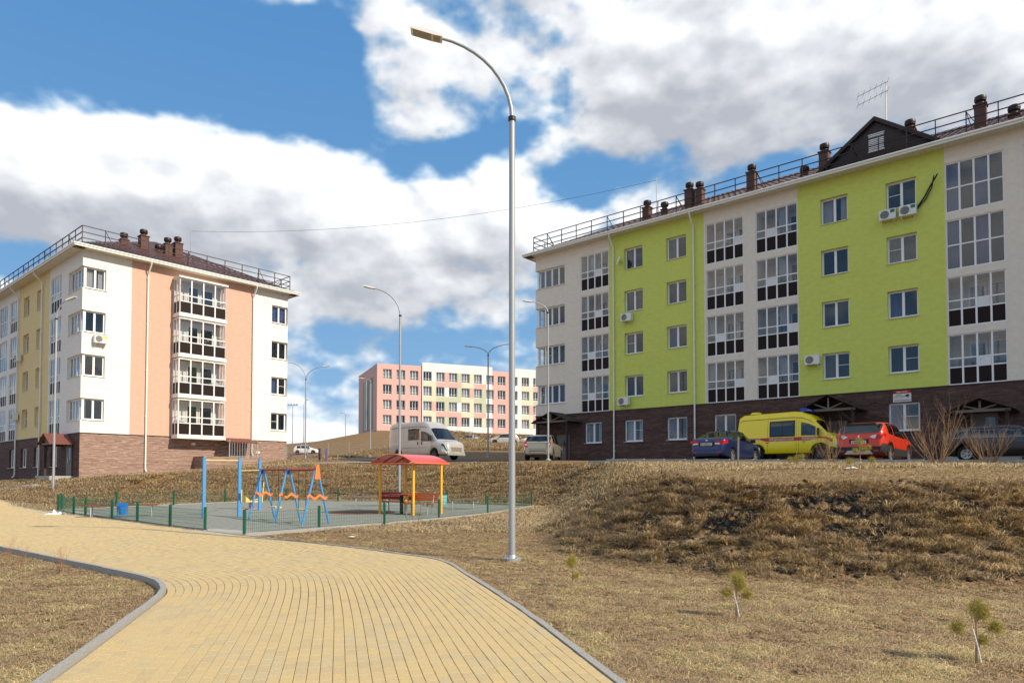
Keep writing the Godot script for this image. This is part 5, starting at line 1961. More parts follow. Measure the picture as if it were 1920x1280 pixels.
func wheels(c: Dictionary, o: Node3D, rim: Material) -> void:
	var r: float = c.wheel_r
	for ax in c.axles:
		for s in [-1.0, 1.0]:
			var w := Node3D.new()
			w.name = "wheel"
			o.add_child(w, true)
			var z := at(c.half, ax) * 0.985 - 0.10
			w.transform = Transform3D(Basis(Vector3.RIGHT, PI / 2 * s), Vector3(ax, r, z * s))   # y axis of the wheel points outwards
			var b := MB.new()
			b.lathe([Vector2(r * 0.60, -0.10), Vector2(r * 0.94, -0.10), Vector2(r, -0.07), Vector2(r, 0.06), Vector2(r * 0.95, 0.095), Vector2(r * 0.66, 0.10), Vector2(r * 0.62, 0.07)], Transform3D(), 24)
			part("tyre", b, M.rubber, w)
			b = MB.new()
			b.lathe([Vector2(r * 0.64, 0.085), Vector2(r * 0.60, 0.092), Vector2(r * 0.57, 0.03), Vector2(r * 0.2, 0.01), Vector2(0.0, 0.01)], Transform3D(), 24)
			for k in 5:
				var a := TAU * k / 5.0
				var d := Vector3(cos(a), 0, sin(a))
				b.bar(d * r * 0.08 + Vector3(0, 0.06, 0), d * r * 0.61 + Vector3(0, 0.07, 0), r * 0.17, 0.03)
			b.lathe([Vector2(r * 0.17, 0.04), Vector2(r * 0.16, 0.085), Vector2(0.0, 0.09)], Transform3D(), 12)
			part("rim", b, rim, w)
			b = MB.new()
			b.lathe([Vector2(r * 0.57, 0.02), Vector2(0.0, 0.02)], Transform3D(), 20)
			part("brake_disc", b, M.rim_dark, w)

func plate(o: Node3D, x: float, y: float, z: float, face: float, text := "") -> void:   # number plate; face -1 looks backwards
	var b := MB.new()
	b.box(Vector3(x, y, z), Vector3(0.015, 0.112, 0.52))
	var p := part("number_plate", b, M.plate, o)
	b = MB.new()
	b.box(Vector3(x + face * 0.008, y, z), Vector3(0.004, 0.10, 0.505))
	b = MB.new()
	# dark characters, unreadable at this distance
	var r := RandomNumberGenerator.new()
	r.seed = int(x * 100 + y * 1000) + text.length()
	for k in 8:
		b.box(Vector3(x + face * 0.009, y - 0.004, z + (-0.21 + k * 0.058) * -face), Vector3(0.003, 0.06 + r.randf() * 0.012, 0.022 + r.randf() * 0.016))
	part("plate_characters", b, M.ink, p)

func outline(b: MB, pts: Array, x: float, thick: float, mirror := false) -> void:   # polygon of (z, y) standing at x, thickness along -x or x
	var poly := PackedVector2Array()
	for p in pts:
		poly.append(Vector2(-p[0] if mirror else p[0], p[1]))
	if Geometry2D.is_polygon_clockwise(poly):
		poly.reverse()
	# local x -> world z, local y -> y, local z -> world -x
	b.prism(poly, Transform3D(Basis(Vector3(0, 0, 1), Vector3.UP, Vector3(-1, 0, 0)), Vector3(x, 0, 0)), thick)

func mirrors(c: Dictionary, o: Node3D, x: float, y: float, m: Material, big := 1.0) -> void:
	for s in [-1.0, 1.0]:
		var b := MB.new()
		var z := at(c.half, x) * 0.95
		b.box(Vector3(x, y, s * (z + 0.13)), Vector3(0.10, 0.15 * big, 0.20), Basis(Vector3.UP, s * 0.2))
		b.bar(Vector3(x, y - 0.03, s * (z - 0.03)), Vector3(x, y - 0.03, s * (z + 0.08)), 0.05, 0.04)
		part("wing_mirror", b, m, o)

func seams(c: Dictionary, o: Node3D, xs: Array, j0: float, j1: float) -> void:   # dark door gaps
	for x in xs:
		for s in [-1.0, 1.0]:
			part("door_gap", skin(c, x, x + 0.012, j0, j1, s, 0.003, 1, 10), M.trim, o)

func make_vehicles() -> void:
	var along := -0.7108          # parallel to the green front, nose to the right
	var nose_in := 0.860          # nose towards the green front
	# --- dark blue saloon
	var c := {"long": 4.37, "axles": [0.86, 3.43], "arch": 0.36, "wheel": 0.31, "wheel_r": 0.31, "mid": 0.99,
		"top": [[0, 0.60], [0.02, 0.92], [0.08, 1.03], [0.5, 1.09], [0.62, 1.12], [1.25, 1.40], [1.6, 1.46], [2.0, 1.47], [2.4, 1.43], [3.12, 1.06], [3.3, 1.0], [4.0, 0.86], [4.25, 0.74], [4.34, 0.60], [4.37, 0.5]],
		"belt": [[0, 0.80], [0.1, 0.97], [0.6, 1.02], [1.2, 0.99], [2.4, 0.95], [3.2, 0.92], [4.0, 0.76], [4.37, 0.45]],
		"sill": [[0, 0.34], [0.3, 0.27], [0.5, 0.22], [3.9, 0.22], [4.37, 0.28]],
		"half": [[0, 0.62], [0.05, 0.70], [0.18, 0.79], [0.5, 0.84], [2.2, 0.85], [3.8, 0.835], [4.15, 0.76], [4.33, 0.62], [4.37, 0.55]],
		"roof": [[0, 0.60], [0.6, 0.70], [1.3, 0.62], [2.2, 0.63], [3.1, 0.72], [4.37, 0.5]],
		"glass": [[0.64, 1.27, 8, 10, "rear_window"], [2.38, 3.10, 8, 10, "windscreen"], [1.0, 1.62, 6, 7, "side_window"], [1.70, 2.78, 6, 7, "side_window"]]}
	var o := thing("parked_car", "dark blue saloon car with dusty doors parked nose-in at the brown brick wall", "car", G(8.45, 29.9), nose_in, "parked cars")
	car_body(c, o, M.paint_blue)
	wheels(c, o, M.rim)
	for s in 2:
		var b := MB.new()
		outline(b, [[0.36, 0.80], [0.66, 0.78], [0.76, 0.86], [0.78, 0.95], [0.55, 0.96], [0.40, 0.90]], 0.05, 0.06, s == 1)
		part("tail_light", b, M.tail_red, o)
		b = MB.new()
		outline(b, [[0.36, 0.79], [0.64, 0.77], [0.60, 0.83], [0.42, 0.85]], 0.045, 0.062, s == 1)
		part("reversing_light", b, M.lamp_clear, o)
		b = MB.new()
		outline(b, [[0.45, 0.42], [0.62, 0.43], [0.63, 0.48], [0.47, 0.47]], 0.02, 0.03, s == 1)
		part("reflector", b, M.tail_red, o)
		part("tail_light", skin(c, 0.05, 0.36, 4.15, 5.0, 1.0 if s == 0 else -1.0, 0.012), M.tail_red, o)
		part("headlight", skin(c, 3.85, 4.28, 4.2, 5.2, 1.0 if s == 0 else -1.0, 0.01), M.lamp_clear, o)
	var b := MB.new()
	outline(b, [[-0.34, 0.70], [0.34, 0.70], [0.36, 0.88], [-0.36, 0.88]], -0.004, 0.012)
	part("plate_recess", b, M.trim, o)
	plate(o, -0.022, 0.79, 0.0, -1.0)
	b = MB.new()
	b.lathe([Vector2(0.05, 0), Vector2(0.05, 0.012), Vector2(0.0, 0.014)], Transform3D(Basis(Vector3(0, 0, 1), PI / 2).scaled(Vector3(1, 0.65, 1)), Vector3(0.02, 0.965, 0)), 14)
	part("badge", b, M.chrome, o)
	b = MB.new()
	outline(b, [[-0.55, 0.28], [0.55, 0.28], [0.60, 0.38], [-0.60, 0.38]], 0.0, 0.02)
	part("bumper_trim", b, M.trim, o)
	mirrors(c, o, 2.85, 1.0, M.trim)
	seams(c, o, [1.35, 2.3, 3.2], 2.2, 6.0)
	b = MB.new()
	b.bar(Vector3(1.25, 1.43, 0), Vector3(1.1, 1.52, 0), 0.03, 0.05)
	part("roof_aerial", b, M.trim, o)

	# --- orange-red crossover
	c = {"long": 4.33, "axles": [0.82, 3.45], "arch": 0.40, "wheel": 0.34, "wheel_r": 0.345, "mid": 1.0,
		"top": [[0, 0.60], [0.02, 0.95], [0.06, 1.10], [0.14, 1.24], [0.40, 1.48], [0.60, 1.55], [1.4, 1.585], [2.2, 1.55], [2.5, 1.48], [3.25, 1.10], [3.45, 1.04], [4.1, 0.94], [4.27, 0.80], [4.33, 0.55]],
		"belt": [[0, 0.90], [0.12, 1.12], [0.6, 1.10], [1.2, 1.06], [2.6, 0.98], [3.3, 0.96], [4.0, 0.84], [4.33, 0.50]],
		"sill": [[0, 0.40], [0.3, 0.30], [0.5, 0.24], [3.9, 0.24], [4.33, 0.32]],
		"half": [[0, 0.68], [0.05, 0.75], [0.18, 0.83], [0.5, 0.88], [0.9, 0.89], [2.2, 0.875], [3.6, 0.88], [4.1, 0.80], [4.28, 0.66], [4.33, 0.58]],
		"roof": [[0, 0.70], [0.3, 0.74], [0.7, 0.70], [2.2, 0.68], [3.2, 0.74], [4.33, 0.5]],
		"glass": [[0.13, 0.43, 8, 10, "rear_window"], [2.50, 3.22, 8, 10, "windscreen"], [0.72, 1.35, 6, 7, "side_window"], [1.43, 2.85, 6, 7, "side_window"]]}
	o = thing("parked_car", "bright orange-red crossover car with black lower trim parked among bare shrubs", "car", G(12.95, 25.7), nose_in - 0.04, "parked cars")
	car_body(c, o, M.paint_red)
	wheels(c, o, M.rim)
	b = MB.new()
	outline(b, [[-0.62, 1.10], [0.62, 1.10], [0.70, 1.20], [0.62, 1.36], [0.5, 1.42], [-0.5, 1.42], [-0.62, 1.36], [-0.70, 1.20]], 0.16, 0.08)
	part("rear_window", b, M.car_glass, o)
	b = MB.new()
	outline(b, [[-0.60, 1.40], [0.60, 1.40], [0.55, 1.50], [-0.55, 1.50]], 0.36, 0.30)
	part("roof_spoiler", b, M.trim, o)
	for s in 2:
		b = MB.new()
		outline(b, [[0.38, 0.98], [0.50, 0.92], [0.74, 0.91], [0.80, 1.0], [0.74, 1.06], [0.5, 1.04]], 0.06, 0.08, s == 1)
		part("tail_light", b, M.lamp_clear, o)
		b = MB.new()
		outline(b, [[0.58, 0.915], [0.75, 0.905], [0.81, 1.0], [0.74, 1.065], [0.62, 1.05]], 0.055, 0.082, s == 1)
		part("tail_light", b, M.tail_red, o)
		part("tail_light", skin(c, 0.06, 0.34, 4.5, 5.1, 1.0 if s == 0 else -1.0, 0.012), M.tail_red, o)
		b = MB.new()
		outline(b, [[0.50, 0.43], [0.68, 0.44], [0.69, 0.49], [0.52, 0.49]], -0.03, 0.02, s == 1)
		part("reflector", b, M.tail_red, o)
		part("lower_trim", skin(c, 1.25, 3.05, 1.6, 3.2, 1.0 if s == 0 else -1.0, 0.012, 12), M.trim, o)
		part("arch_trim", skin(c, 0.40, 1.26, 1.7, 2.5, 1.0 if s == 0 else -1.0, 0.014, 20), M.trim, o)
		part("arch_trim", skin(c, 3.03, 3.88, 1.7, 2.5, 1.0 if s == 0 else -1.0, 0.014, 20), M.trim, o)
		part("headlight", skin(c, 3.80, 4.22, 4.2, 5.2, 1.0 if s == 0 else -1.0, 0.01), M.lamp_clear, o)
		part("bumper_corner", skin(c, 0.01, 0.42, 1.2, 3.4, 1.0 if s == 0 else -1.0, 0.014), M.trim, o)
	b = MB.new()
	outline(b, [[-0.72, 0.36], [0.72, 0.36], [0.76, 0.62], [-0.76, 0.62]], -0.005, 0.03)
	part("rear_bumper", b, M.trim, o)
	b = MB.new()
	outline(b, [[-0.50, 0.34], [0.50, 0.34], [0.38, 0.48], [-0.38, 0.48]], -0.03, 0.03)
	part("skid_plate", b, M.rim, o)
	b = MB.new()
	outline(b, [[-0.32, 0.74], [0.32, 0.74], [0.34, 0.90], [-0.34, 0.90]], 0.012, 0.02)
	part("plate_recess", b, M.trim, o)
	plate(o, -0.016, 0.79, 0.0, -1.0, "b")
	b = MB.new()
	outline(b, [[0, 0.955], [0.045, 1.01], [0, 1.065], [-0.045, 1.01]], 0.05, 0.05)
	part("badge", b, M.chrome, o)
	mirrors(c, o, 2.95, 1.08, M.trim)
	seams(c, o, [1.38, 2.35, 3.3], 2.6, 6.0)

	# --- dusty beige hatchback
	c = {"long": 4.02, "axles": [0.72, 3.30], "arch": 0.36, "wheel": 0.31, "wheel_r": 0.31, "mid": 1.0,
		"top": [[0, 0.60], [0.02, 0.86], [0.08, 0.98], [0.20, 1.10], [0.48, 1.44], [0.7, 1.50], [1.4, 1.53], [2.1, 1.50], [2.4, 1.43], [3.0, 1.08], [3.15, 1.02], [3.75, 0.90], [3.95, 0.76], [4.02, 0.5]],
		"belt": [[0, 0.80], [0.15, 0.98], [0.6, 0.98], [2.4, 0.95], [3.1, 0.93], [3.75, 0.80], [4.02, 0.46]],
		"sill": [[0, 0.36], [0.3, 0.28], [0.5, 0.22], [3.6, 0.22], [4.02, 0.28]],
		"half": [[0, 0.70], [0.05, 0.76], [0.16, 0.83], [0.5, 0.86], [2.2, 0.87], [3.5, 0.85], [3.85, 0.76], [4.02, 0.58]],
		"roof": [[0, 0.72], [0.3, 0.74], [0.7, 0.69], [2.2, 0.67], [3.0, 0.74], [4.02, 0.5]],
		"glass": [[0.21, 0.47, 8, 10, "rear_window"], [2.40, 2.98, 8, 10, "windscreen"], [0.62, 1.25, 6, 7, "side_window"], [1.33, 2.65, 6, 7, "side_window"]]}
	o = thing("parked_car", "dusty beige hatchback seen from behind in front of the timber porch", "car", G(1.47, 39.9), 1.33, "parked cars")
	car_body(c, o, M.paint_beige)
	wheels(c, o, M.rim_dark)
	hatch_back(c, o)
	var hatch := o
	# --- the grey-white delivery van
	c = {"long": 5.9, "axles": [1.10, 4.72], "arch": 0.42, "wheel": 0.36, "wheel_r": 0.355, "mid": 1.0,
		"top": [[0, 2.30], [0.04, 2.52], [0.25, 2.64], [1.0, 2.68], [3.2, 2.68], [3.7, 2.62], [4.05, 2.42], [4.35, 2.10], [4.95, 1.38], [5.1, 1.30], [5.6, 1.18], [5.78, 1.06], [5.86, 0.80], [5.9, 0.5]],
		"belt": [[0, 1.25], [3.6, 1.25], [4.6, 1.22], [5.0, 1.18], [5.6, 1.02], [5.9, 0.46]],
		"sill": [[0, 0.42], [0.2, 0.36], [5.3, 0.34], [5.9, 0.30]],
		"half": [[0, 0.94], [0.06, 0.99], [0.3, 1.02], [5.0, 1.02], [5.5, 0.97], [5.75, 0.88], [5.9, 0.74]],
		"roof": [[0, 0.84], [0.3, 0.86], [3.3, 0.86], [4.2, 0.83], [4.9, 0.92], [5.9, 0.7]],
		"glass": [[4.30, 4.98, 8, 10, "windscreen"], [3.42, 4.42, 6, 6, "side_window"]]}
	o = thing("delivery_van", "high-roofed light grey delivery van with a mud-coloured lower half", "van", G(-8.15, 49.7), along, "parked cars")
	car_body(c, o, M.paint_silver)
	wheels(c, o, M.rim_dark)
	for s in [1.0, -1.0]:
		part("side_window", skin(c, 2.10, 3.22, 6.15, 7.35, s, 0.01, 8, 6), M.car_glass, o)
		part("slide_rail", skin(c, 0.85, 2.05, 5.25, 5.5, s, 0.012, 6, 1), M.trim, o)
		part("headlight", skin(c, 5.45, 5.84, 4.3, 5.6, s, 0.012), M.trim, o)
		part("fog_panel", skin(c, 5.45, 5.82, 2.6, 3.6, s, 0.012), M.lamp_white, o)
		for x in [3.1, 3.5]:
			part("door_handle", skin(c, x, x + 0.09, 4.2, 5.4, s, 0.02, 2, 3), M.trim, o)
	seams(c, o, [0.75, 2.08, 3.3, 4.5], 2.2, 7.6)
	for s in [1.0, -1.0]:
		part("roof_seam", skin(c, 0.1, 3.9, 7.55, 7.62, s, 0.006, 20, 1), M.trim, o)
		part("side_seam", skin(c, 0.1, 4.2, 3.5, 3.55, s, 0.006, 20, 1), M.trim, o)
	b = MB.new()
	for k in 7:
		b.box(Vector3(5.895, 0.62 + 0.0, -0.36 + k * 0.12), Vector3(0.03, 0.36, 0.025))
	b.box(Vector3(5.885, 0.62, 0), Vector3(0.02, 0.40, 0.95))
	part("grille", b, mat(Color(0.60, 0.57, 0.52), 0.4, 0.3), o)
	plate(o, 5.92, 0.42, 0.0, 1.0)
	b = MB.new()
	b.box(Vector3(5.84, 0.36, 0), Vector3(0.1, 0.16, 1.6))
	part("front_bumper", b, mat(Color(0.62, 0.61, 0.58), 0.5), o)
	mirrors(c, o, 4.42, 1.45, M.trim, 2.2)

	# --- the yellow ambulance
	c = {"long": 5.25, "axles": [1.05, 4.25], "arch": 0.42, "wheel": 0.36, "wheel_r": 0.35, "mid": 1.0,
		"top": [[0, 2.10], [0.05, 2.36], [0.30, 2.50], [2.9, 2.56], [3.3, 2.52], [3.75, 2.30], [4.05, 2.02], [4.55, 1.42], [4.7, 1.30], [5.05, 1.10], [5.18, 0.95], [5.22, 0.7], [5.25, 0.5]],
		"belt": [[0, 1.22], [3.5, 1.22], [4.5, 1.20], [4.75, 1.10], [5.05, 0.92], [5.25, 0.46]],
		"sill": [[0, 0.42], [0.2, 0.36], [4.9, 0.36], [5.25, 0.34]],
		"half": [[0, 0.92], [0.06, 0.97], [0.3, 1.0], [3.9, 1.0], [4.6, 0.96], [5.0, 0.86], [5.25, 0.70]],
		"roof": [[0, 0.74], [0.3, 0.78], [3.0, 0.78], [3.8, 0.80], [4.5, 0.88], [5.25, 0.66]],
		"glass": [[4.02, 4.58, 8, 10, "windscreen"]]}
	o = thing("ambulance", "yellow ambulance with a red stripe and a blue light bar parked by the porch", "ambulance", G(12.75, 37.75), along)
	var amb := o
	car_body(c, o, M.paint_yellow)
	wheels(c, o, M.rim_dark)
	for s in [1.0, -1.0]:
		part("window_surround", skin(c, 1.72, 3.02, 6.0, 7.35, s, 0.006, 10, 6), M.trim, o)
		part("side_window", skin(c, 1.78, 2.36, 6.1, 7.25, s, 0.010, 6, 6), M.car_glass, o)
		part("side_window", skin(c, 2.39, 2.96, 6.1, 7.25, s, 0.010, 6, 6), M.car_glass, o)
		part("door_window", skin(c, 3.32, 4.02, 6.05, 7.2, s, 0.008, 8, 6), M.car_glass, o)
		part("red_stripe", skin(c, 0.1, 4.80, 4.15, 5.0, s, 0.006, 40, 4), M.stripe, o)
		part("wheel_arch_trim", skin(c, 3.80, 4.72, 1.7, 2.6, s, 0.014, 20), M.trim, o)
		part("wheel_arch_trim", skin(c, 0.60, 1.50, 1.7, 2.6, s, 0.014, 20), M.trim, o)
		part("bumper_side", skin(c, 4.72, 5.24, 1.6, 3.2, s, 0.014, 8), M.trim, o)
		part("headlight", skin(c, 4.92, 5.20, 3.6, 5.0, s, 0.012), M.lamp_clear, o)
		part("roof_seam", skin(c, 0.1, 3.9, 7.6, 7.66, s, 0.006, 20, 1), M.trim, o)
		for x in [1.55, 3.40]:
			part("door_handle", skin(c, x, x + 0.16, 3.85, 3.95, s, 0.012, 3, 2), M.trim, o)
	seams(c, o, [1.62, 3.08, 3.2, 4.28], 2.2, 7.5)
	for s in [1.0, -1.0]:
		var turn := Basis() if s > 0 else Basis(Vector3.UP, PI)
		for q in [["СКОРАЯ", 0.95], ["МЕДИЦИНСКАЯ", 2.35], ["ПОМОЩЬ", 3.75]]:
			words(o, q[0], Vector3(q[1], 1.055, s * (at(c.half, q[1]) * 0.995 + 0.012)), 0.115, M.paper_sign, turn)
	b = MB.new()
	b.box(Vector3(3.35, 2.60, 0), Vector3(0.34, 0.16, 1.25))
	b.box(Vector3(3.35, 2.52, 0), Vector3(0.42, 0.05, 1.3))
	part("light_bar", b, M.beacon, o)
	b = MB.new()
	b.box(Vector3(3.53, 2.56, 0.30), Vector3(0.06, 0.10, 0.5))
	part("light_bar_lens", b, M.lamp_clear, o)
	b = MB.new()
	b.lathe([Vector2(0.30, 0), Vector2(0.28, 0.07), Vector2(0.2, 0.11), Vector2(0, 0.12)], Transform3D(Basis(), Vector3(0.75, 2.52, 0.2)), 16)
	part("roof_hatch", b, M.paint_yellow, o)
	b = MB.new()
	b.box(Vector3(5.2, 0.52, 0), Vector3(0.14, 0.30, 1.5))
	part("front_bumper", b, M.trim, o)
	b = MB.new()
	b.box(Vector3(5.16, 0.86, 0), Vector3(0.10, 0.2, 0.9))
	part("grille", b, M.trim, o)
	mirrors(c, o, 4.18, 1.42, M.trim, 2.4)

	# --- black estate behind the shrubs
	c = {"long": 4.7, "axles": [0.92, 3.68], "arch": 0.38, "wheel": 0.33, "wheel_r": 0.33, "mid": 1.0,
		"top": [[0, 0.6], [0.03, 1.0], [0.1, 1.12], [0.55, 1.40], [1.0, 1.47], [2.2, 1.49], [2.7, 1.44], [3.4, 1.08], [3.6, 1.02], [4.4, 0.88], [4.6, 0.76], [4.7, 0.5]],
		"belt": [[0, 0.85], [0.3, 1.0], [2.7, 0.97], [3.5, 0.95], [4.4, 0.80], [4.7, 0.46]],
		"sill": [[0, 0.36], [0.5, 0.23], [4.2, 0.23], [4.7, 0.28]],
		"half": [[0, 0.66], [0.2, 0.82], [0.6, 0.87], [2.4, 0.885], [4.0, 0.87], [4.5, 0.76], [4.7, 0.58]],
		"roof": [[0, 0.68], [0.6, 0.68], [2.4, 0.66], [3.4, 0.74], [4.7, 0.5]],
		"glass": [[0.12, 0.55, 8, 10, "rear_window"], [2.70, 3.38, 8, 10, "windscreen"], [0.55, 1.0, 6, 7, "side_window"], [1.08, 1.95, 6, 7, "side_window"], [2.03, 3.0, 6, 7, "side_window"]]}
	o = thing("parked_car", "black estate car half hidden behind bare orange-brown shrubs", "car", G(18.3, 29.2), along, "parked cars")
	car_body(c, o, M.paint_black)
	wheels(c, o, M.rim)
	mirrors(c, o, 3.05, 1.02, M.trim)
	seams(c, o, [1.05, 2.0, 3.1], 2.2, 6.0)
	for s in [1.0, -1.0]:
		part("waist_trim", skin(c, 0.5, 3.2, 5.6, 5.8, s, 0.01, 14, 1), M.chrome, o)
	# --- far cars reuse the hatchback's shape
	var far := [["parked_car", "white car whose tail shows past the corner of the salmon building", -36.4, 115.0, 0.05, M.paint_white], ["parked_car", "small white hatchback far off in front of the pink school", -7.0, 138.0, 2.6, M.paint_pearl], ["parked_car", "pale silver car on the slope behind the lamp post near the school", 0.9, 91.5, PI + 0.12, M.paint_silver], ["parked_car", "white car beyond the pale silver one, partly behind the beige hatchback", 5.2, 97.0, PI + 0.2, M.paint_white], ["parked_car", "white car at the end of the parking strip next to the black estate car", 17.15, 21.4, nose_in, M.paint_white]]
	for f in far:
		var k := copy(hatch, f[0], f[1], G(f[2], f[3]), f[4])
		for ch in k.get_children():
			if ch is MeshInstance3D and String(ch.name).begins_with("body"):
				ch.material_override = f[5]
				var am: ArrayMesh = ch.mesh.duplicate()
				am.surface_set_material(0, f[5])
				ch.mesh = am
				ch.material_override = null

func hatch_back(c: Dictionary, o: Node3D) -> void:
	var b := MB.new()
	outline(b, [[-0.60, 1.06], [0.60, 1.06], [0.52, 1.40], [-0.52, 1.40]], 0.30, 0.16)
	for s in 2:
		b = MB.new()
		outline(b, [[0.58, 0.76], [0.76, 0.78], [0.80, 0.98], [0.74, 1.10], [0.64, 1.06], [0.60, 0.92]], 0.12, 0.13, s == 1)
		part("tail_light", b, M.tail_red, o)
		b = MB.new()
		outline(b, [[0.61, 0.86], [0.75, 0.87], [0.76, 0.95], [0.63, 0.95]], 0.115, 0.132, s == 1)
		part("reversing_light", b, M.lamp_clear, o)
		part("headlight", skin(c, 3.55, 3.95, 4.2, 5.2, 1.0 if s == 0 else -1.0, 0.01), M.lamp_clear, o)
	b = MB.new()
	outline(b, [[-0.50, 0.45], [0.50, 0.45], [0.44, 0.56], [-0.44, 0.56]], -0.004, 0.012)
	part("bumper_recess", b, M.trim, o)
	b = MB.new()
	outline(b, [[-0.46, 0.45], [0.46, 0.45], [0.42, 0.51], [-0.42, 0.51]], -0.012, 0.014)
	part("bumper_insert", b, mat(Color(0.62, 0.58, 0.50), 0.7), o)
	for y in [0.66, 0.985]:   # edges of the tailgate
		b = MB.new()
		b.box(Vector3(-0.002 + (0.07 if y > 0.9 else 0.0), y, 0), Vector3(0.01, 0.012, 1.14))
		part("tailgate_gap", b, M.trim, o)
	b = MB.new()
	b.bar(Vector3(0.17, 1.10, -0.02), Vector3(0.20, 1.16, 0.42), 0.02, 0.02)
	part("rear_wiper", b, M.trim, o)
	mirrors(c, o, 2.72, 1.02, M.trim)
	seams(c, o, [1.28, 2.25, 3.1], 2.2, 6.0)

# ---- plants
func twig(b: MB, at_: Vector3, dir: Vector3, long: float, r: float, depth: int, g: RandomNumberGenerator) -> void:
	var p := [at_]
	var rad := [r]
	var d := dir
	var n := 5
	for k in n:
		d = (d + Vector3(g.randf_range(-0.2, 0.2), 0.12, g.randf_range(-0.2, 0.2))).normalized()
		p.append(p[-1] + d * long / n)
		rad.append(lerpf(r, r * 0.35, (k + 1) / float(n)))
	b.tube(p, rad, 5 if r > 0.008 else 3, false)
	if depth > 0:
		for k in g.randi_range(2, 4):
			var i := g.randi_range(1, n - 1)
			var e := (d + Vector3(g.randf_range(-0.8, 0.8), g.randf_range(-0.1, 0.4), g.randf_range(-0.8, 0.8))).normalized()
			twig(b, p[i], e, long * g.randf_range(0.35, 0.6), rad[i] * 0.6, depth - 1, g)

func shrub(label: String, at_: Vector3, tall: float, wide: float, stems: int, seed_: int, m: Material, group := "bare shrubs along the parking strip") -> void:
	var o := thing("bare_shrub", label, "shrub", at_, 0.0, group)
	var g := RandomNumberGenerator.new()
	g.seed = seed_
	for k in stems:
		var a := TAU * k / stems + g.randf_range(-0.3, 0.3)
		var lean := g.randf_range(0.15, 1.5) * wide / tall
		var b := MB.new()
		var d := Vector3(cos(a) * lean, 1.0, sin(a) * lean).normalized()
		twig(b, Vector3(cos(a) * 0.08, -0.05, sin(a) * 0.08), d, tall * g.randf_range(0.65, 1.08), 0.011 * tall / 1.8, 2, g)
		part("branch", b, m, o)

func pine(label: String, at_: Vector3, tall: float, tufts: Array, seed_: int, tape := true) -> void:   # a planted pine sapling; tufts: [x, y, radius]
	var o := thing("pine_sapling", label, "sapling", at_, 0.0, "young pines planted on the lawn and bank")
	var g := RandomNumberGenerator.new()
	g.seed = seed_
	var b := MB.new()
	b.tube([Vector3(0, -0.03, 0), Vector3(0.012, tall * 0.4, 0.0), Vector3(-0.01, tall * 0.75, 0.01), Vector3(0, tall * 0.95, 0)], [0.011, 0.009, 0.007, 0.004], 6)
	for t in tufts:
		if absf(t[0]) > 0.03:
			b.tube([Vector3(0, t[1] - 0.08, 0), Vector3(t[0], t[1], 0)], [0.005, 0.003], 5)
	part("trunk", b, M.bark_pale, o)
	b = MB.new()
	b.colored = true
	for t in tufts:
		var n := int(1500 * t[2] / 0.1)
		for k in n:
			var d := Vector3(g.randfn(), g.randfn() * 0.9 + 0.35, g.randfn()).normalized()
			var c: Vector3 = Vector3(t[0], t[1], 0) + Vector3(g.randfn(), g.randfn(), g.randfn()) * t[2] * 0.42
			var e: Vector3 = c + d * g.randf_range(0.035, 0.07)
			var s := d.cross(Vector3(g.randfn(), g.randfn(), g.randfn())).normalized() * 0.0013
			var u := g.randf()
			b.col = Color(0.30, 0.27, 0.05).lerp(Color(0.48, 0.36, 0.07), u) if u > 0.2 else Color(0.17, 0.19, 0.04)
			b.tri(c - s, c + s, e)
	part("crown", b, M.needle, o)
	if tape:
		b = MB.new()
		b.tube([Vector3(0.03, 0.0, 0.02), Vector3(0.0, 0.16, 0.015), Vector3(-0.035, 0.28, 0.02)], [0.006, 0.006, 0.006], 5)
		part("tie", b, M.litter, o)

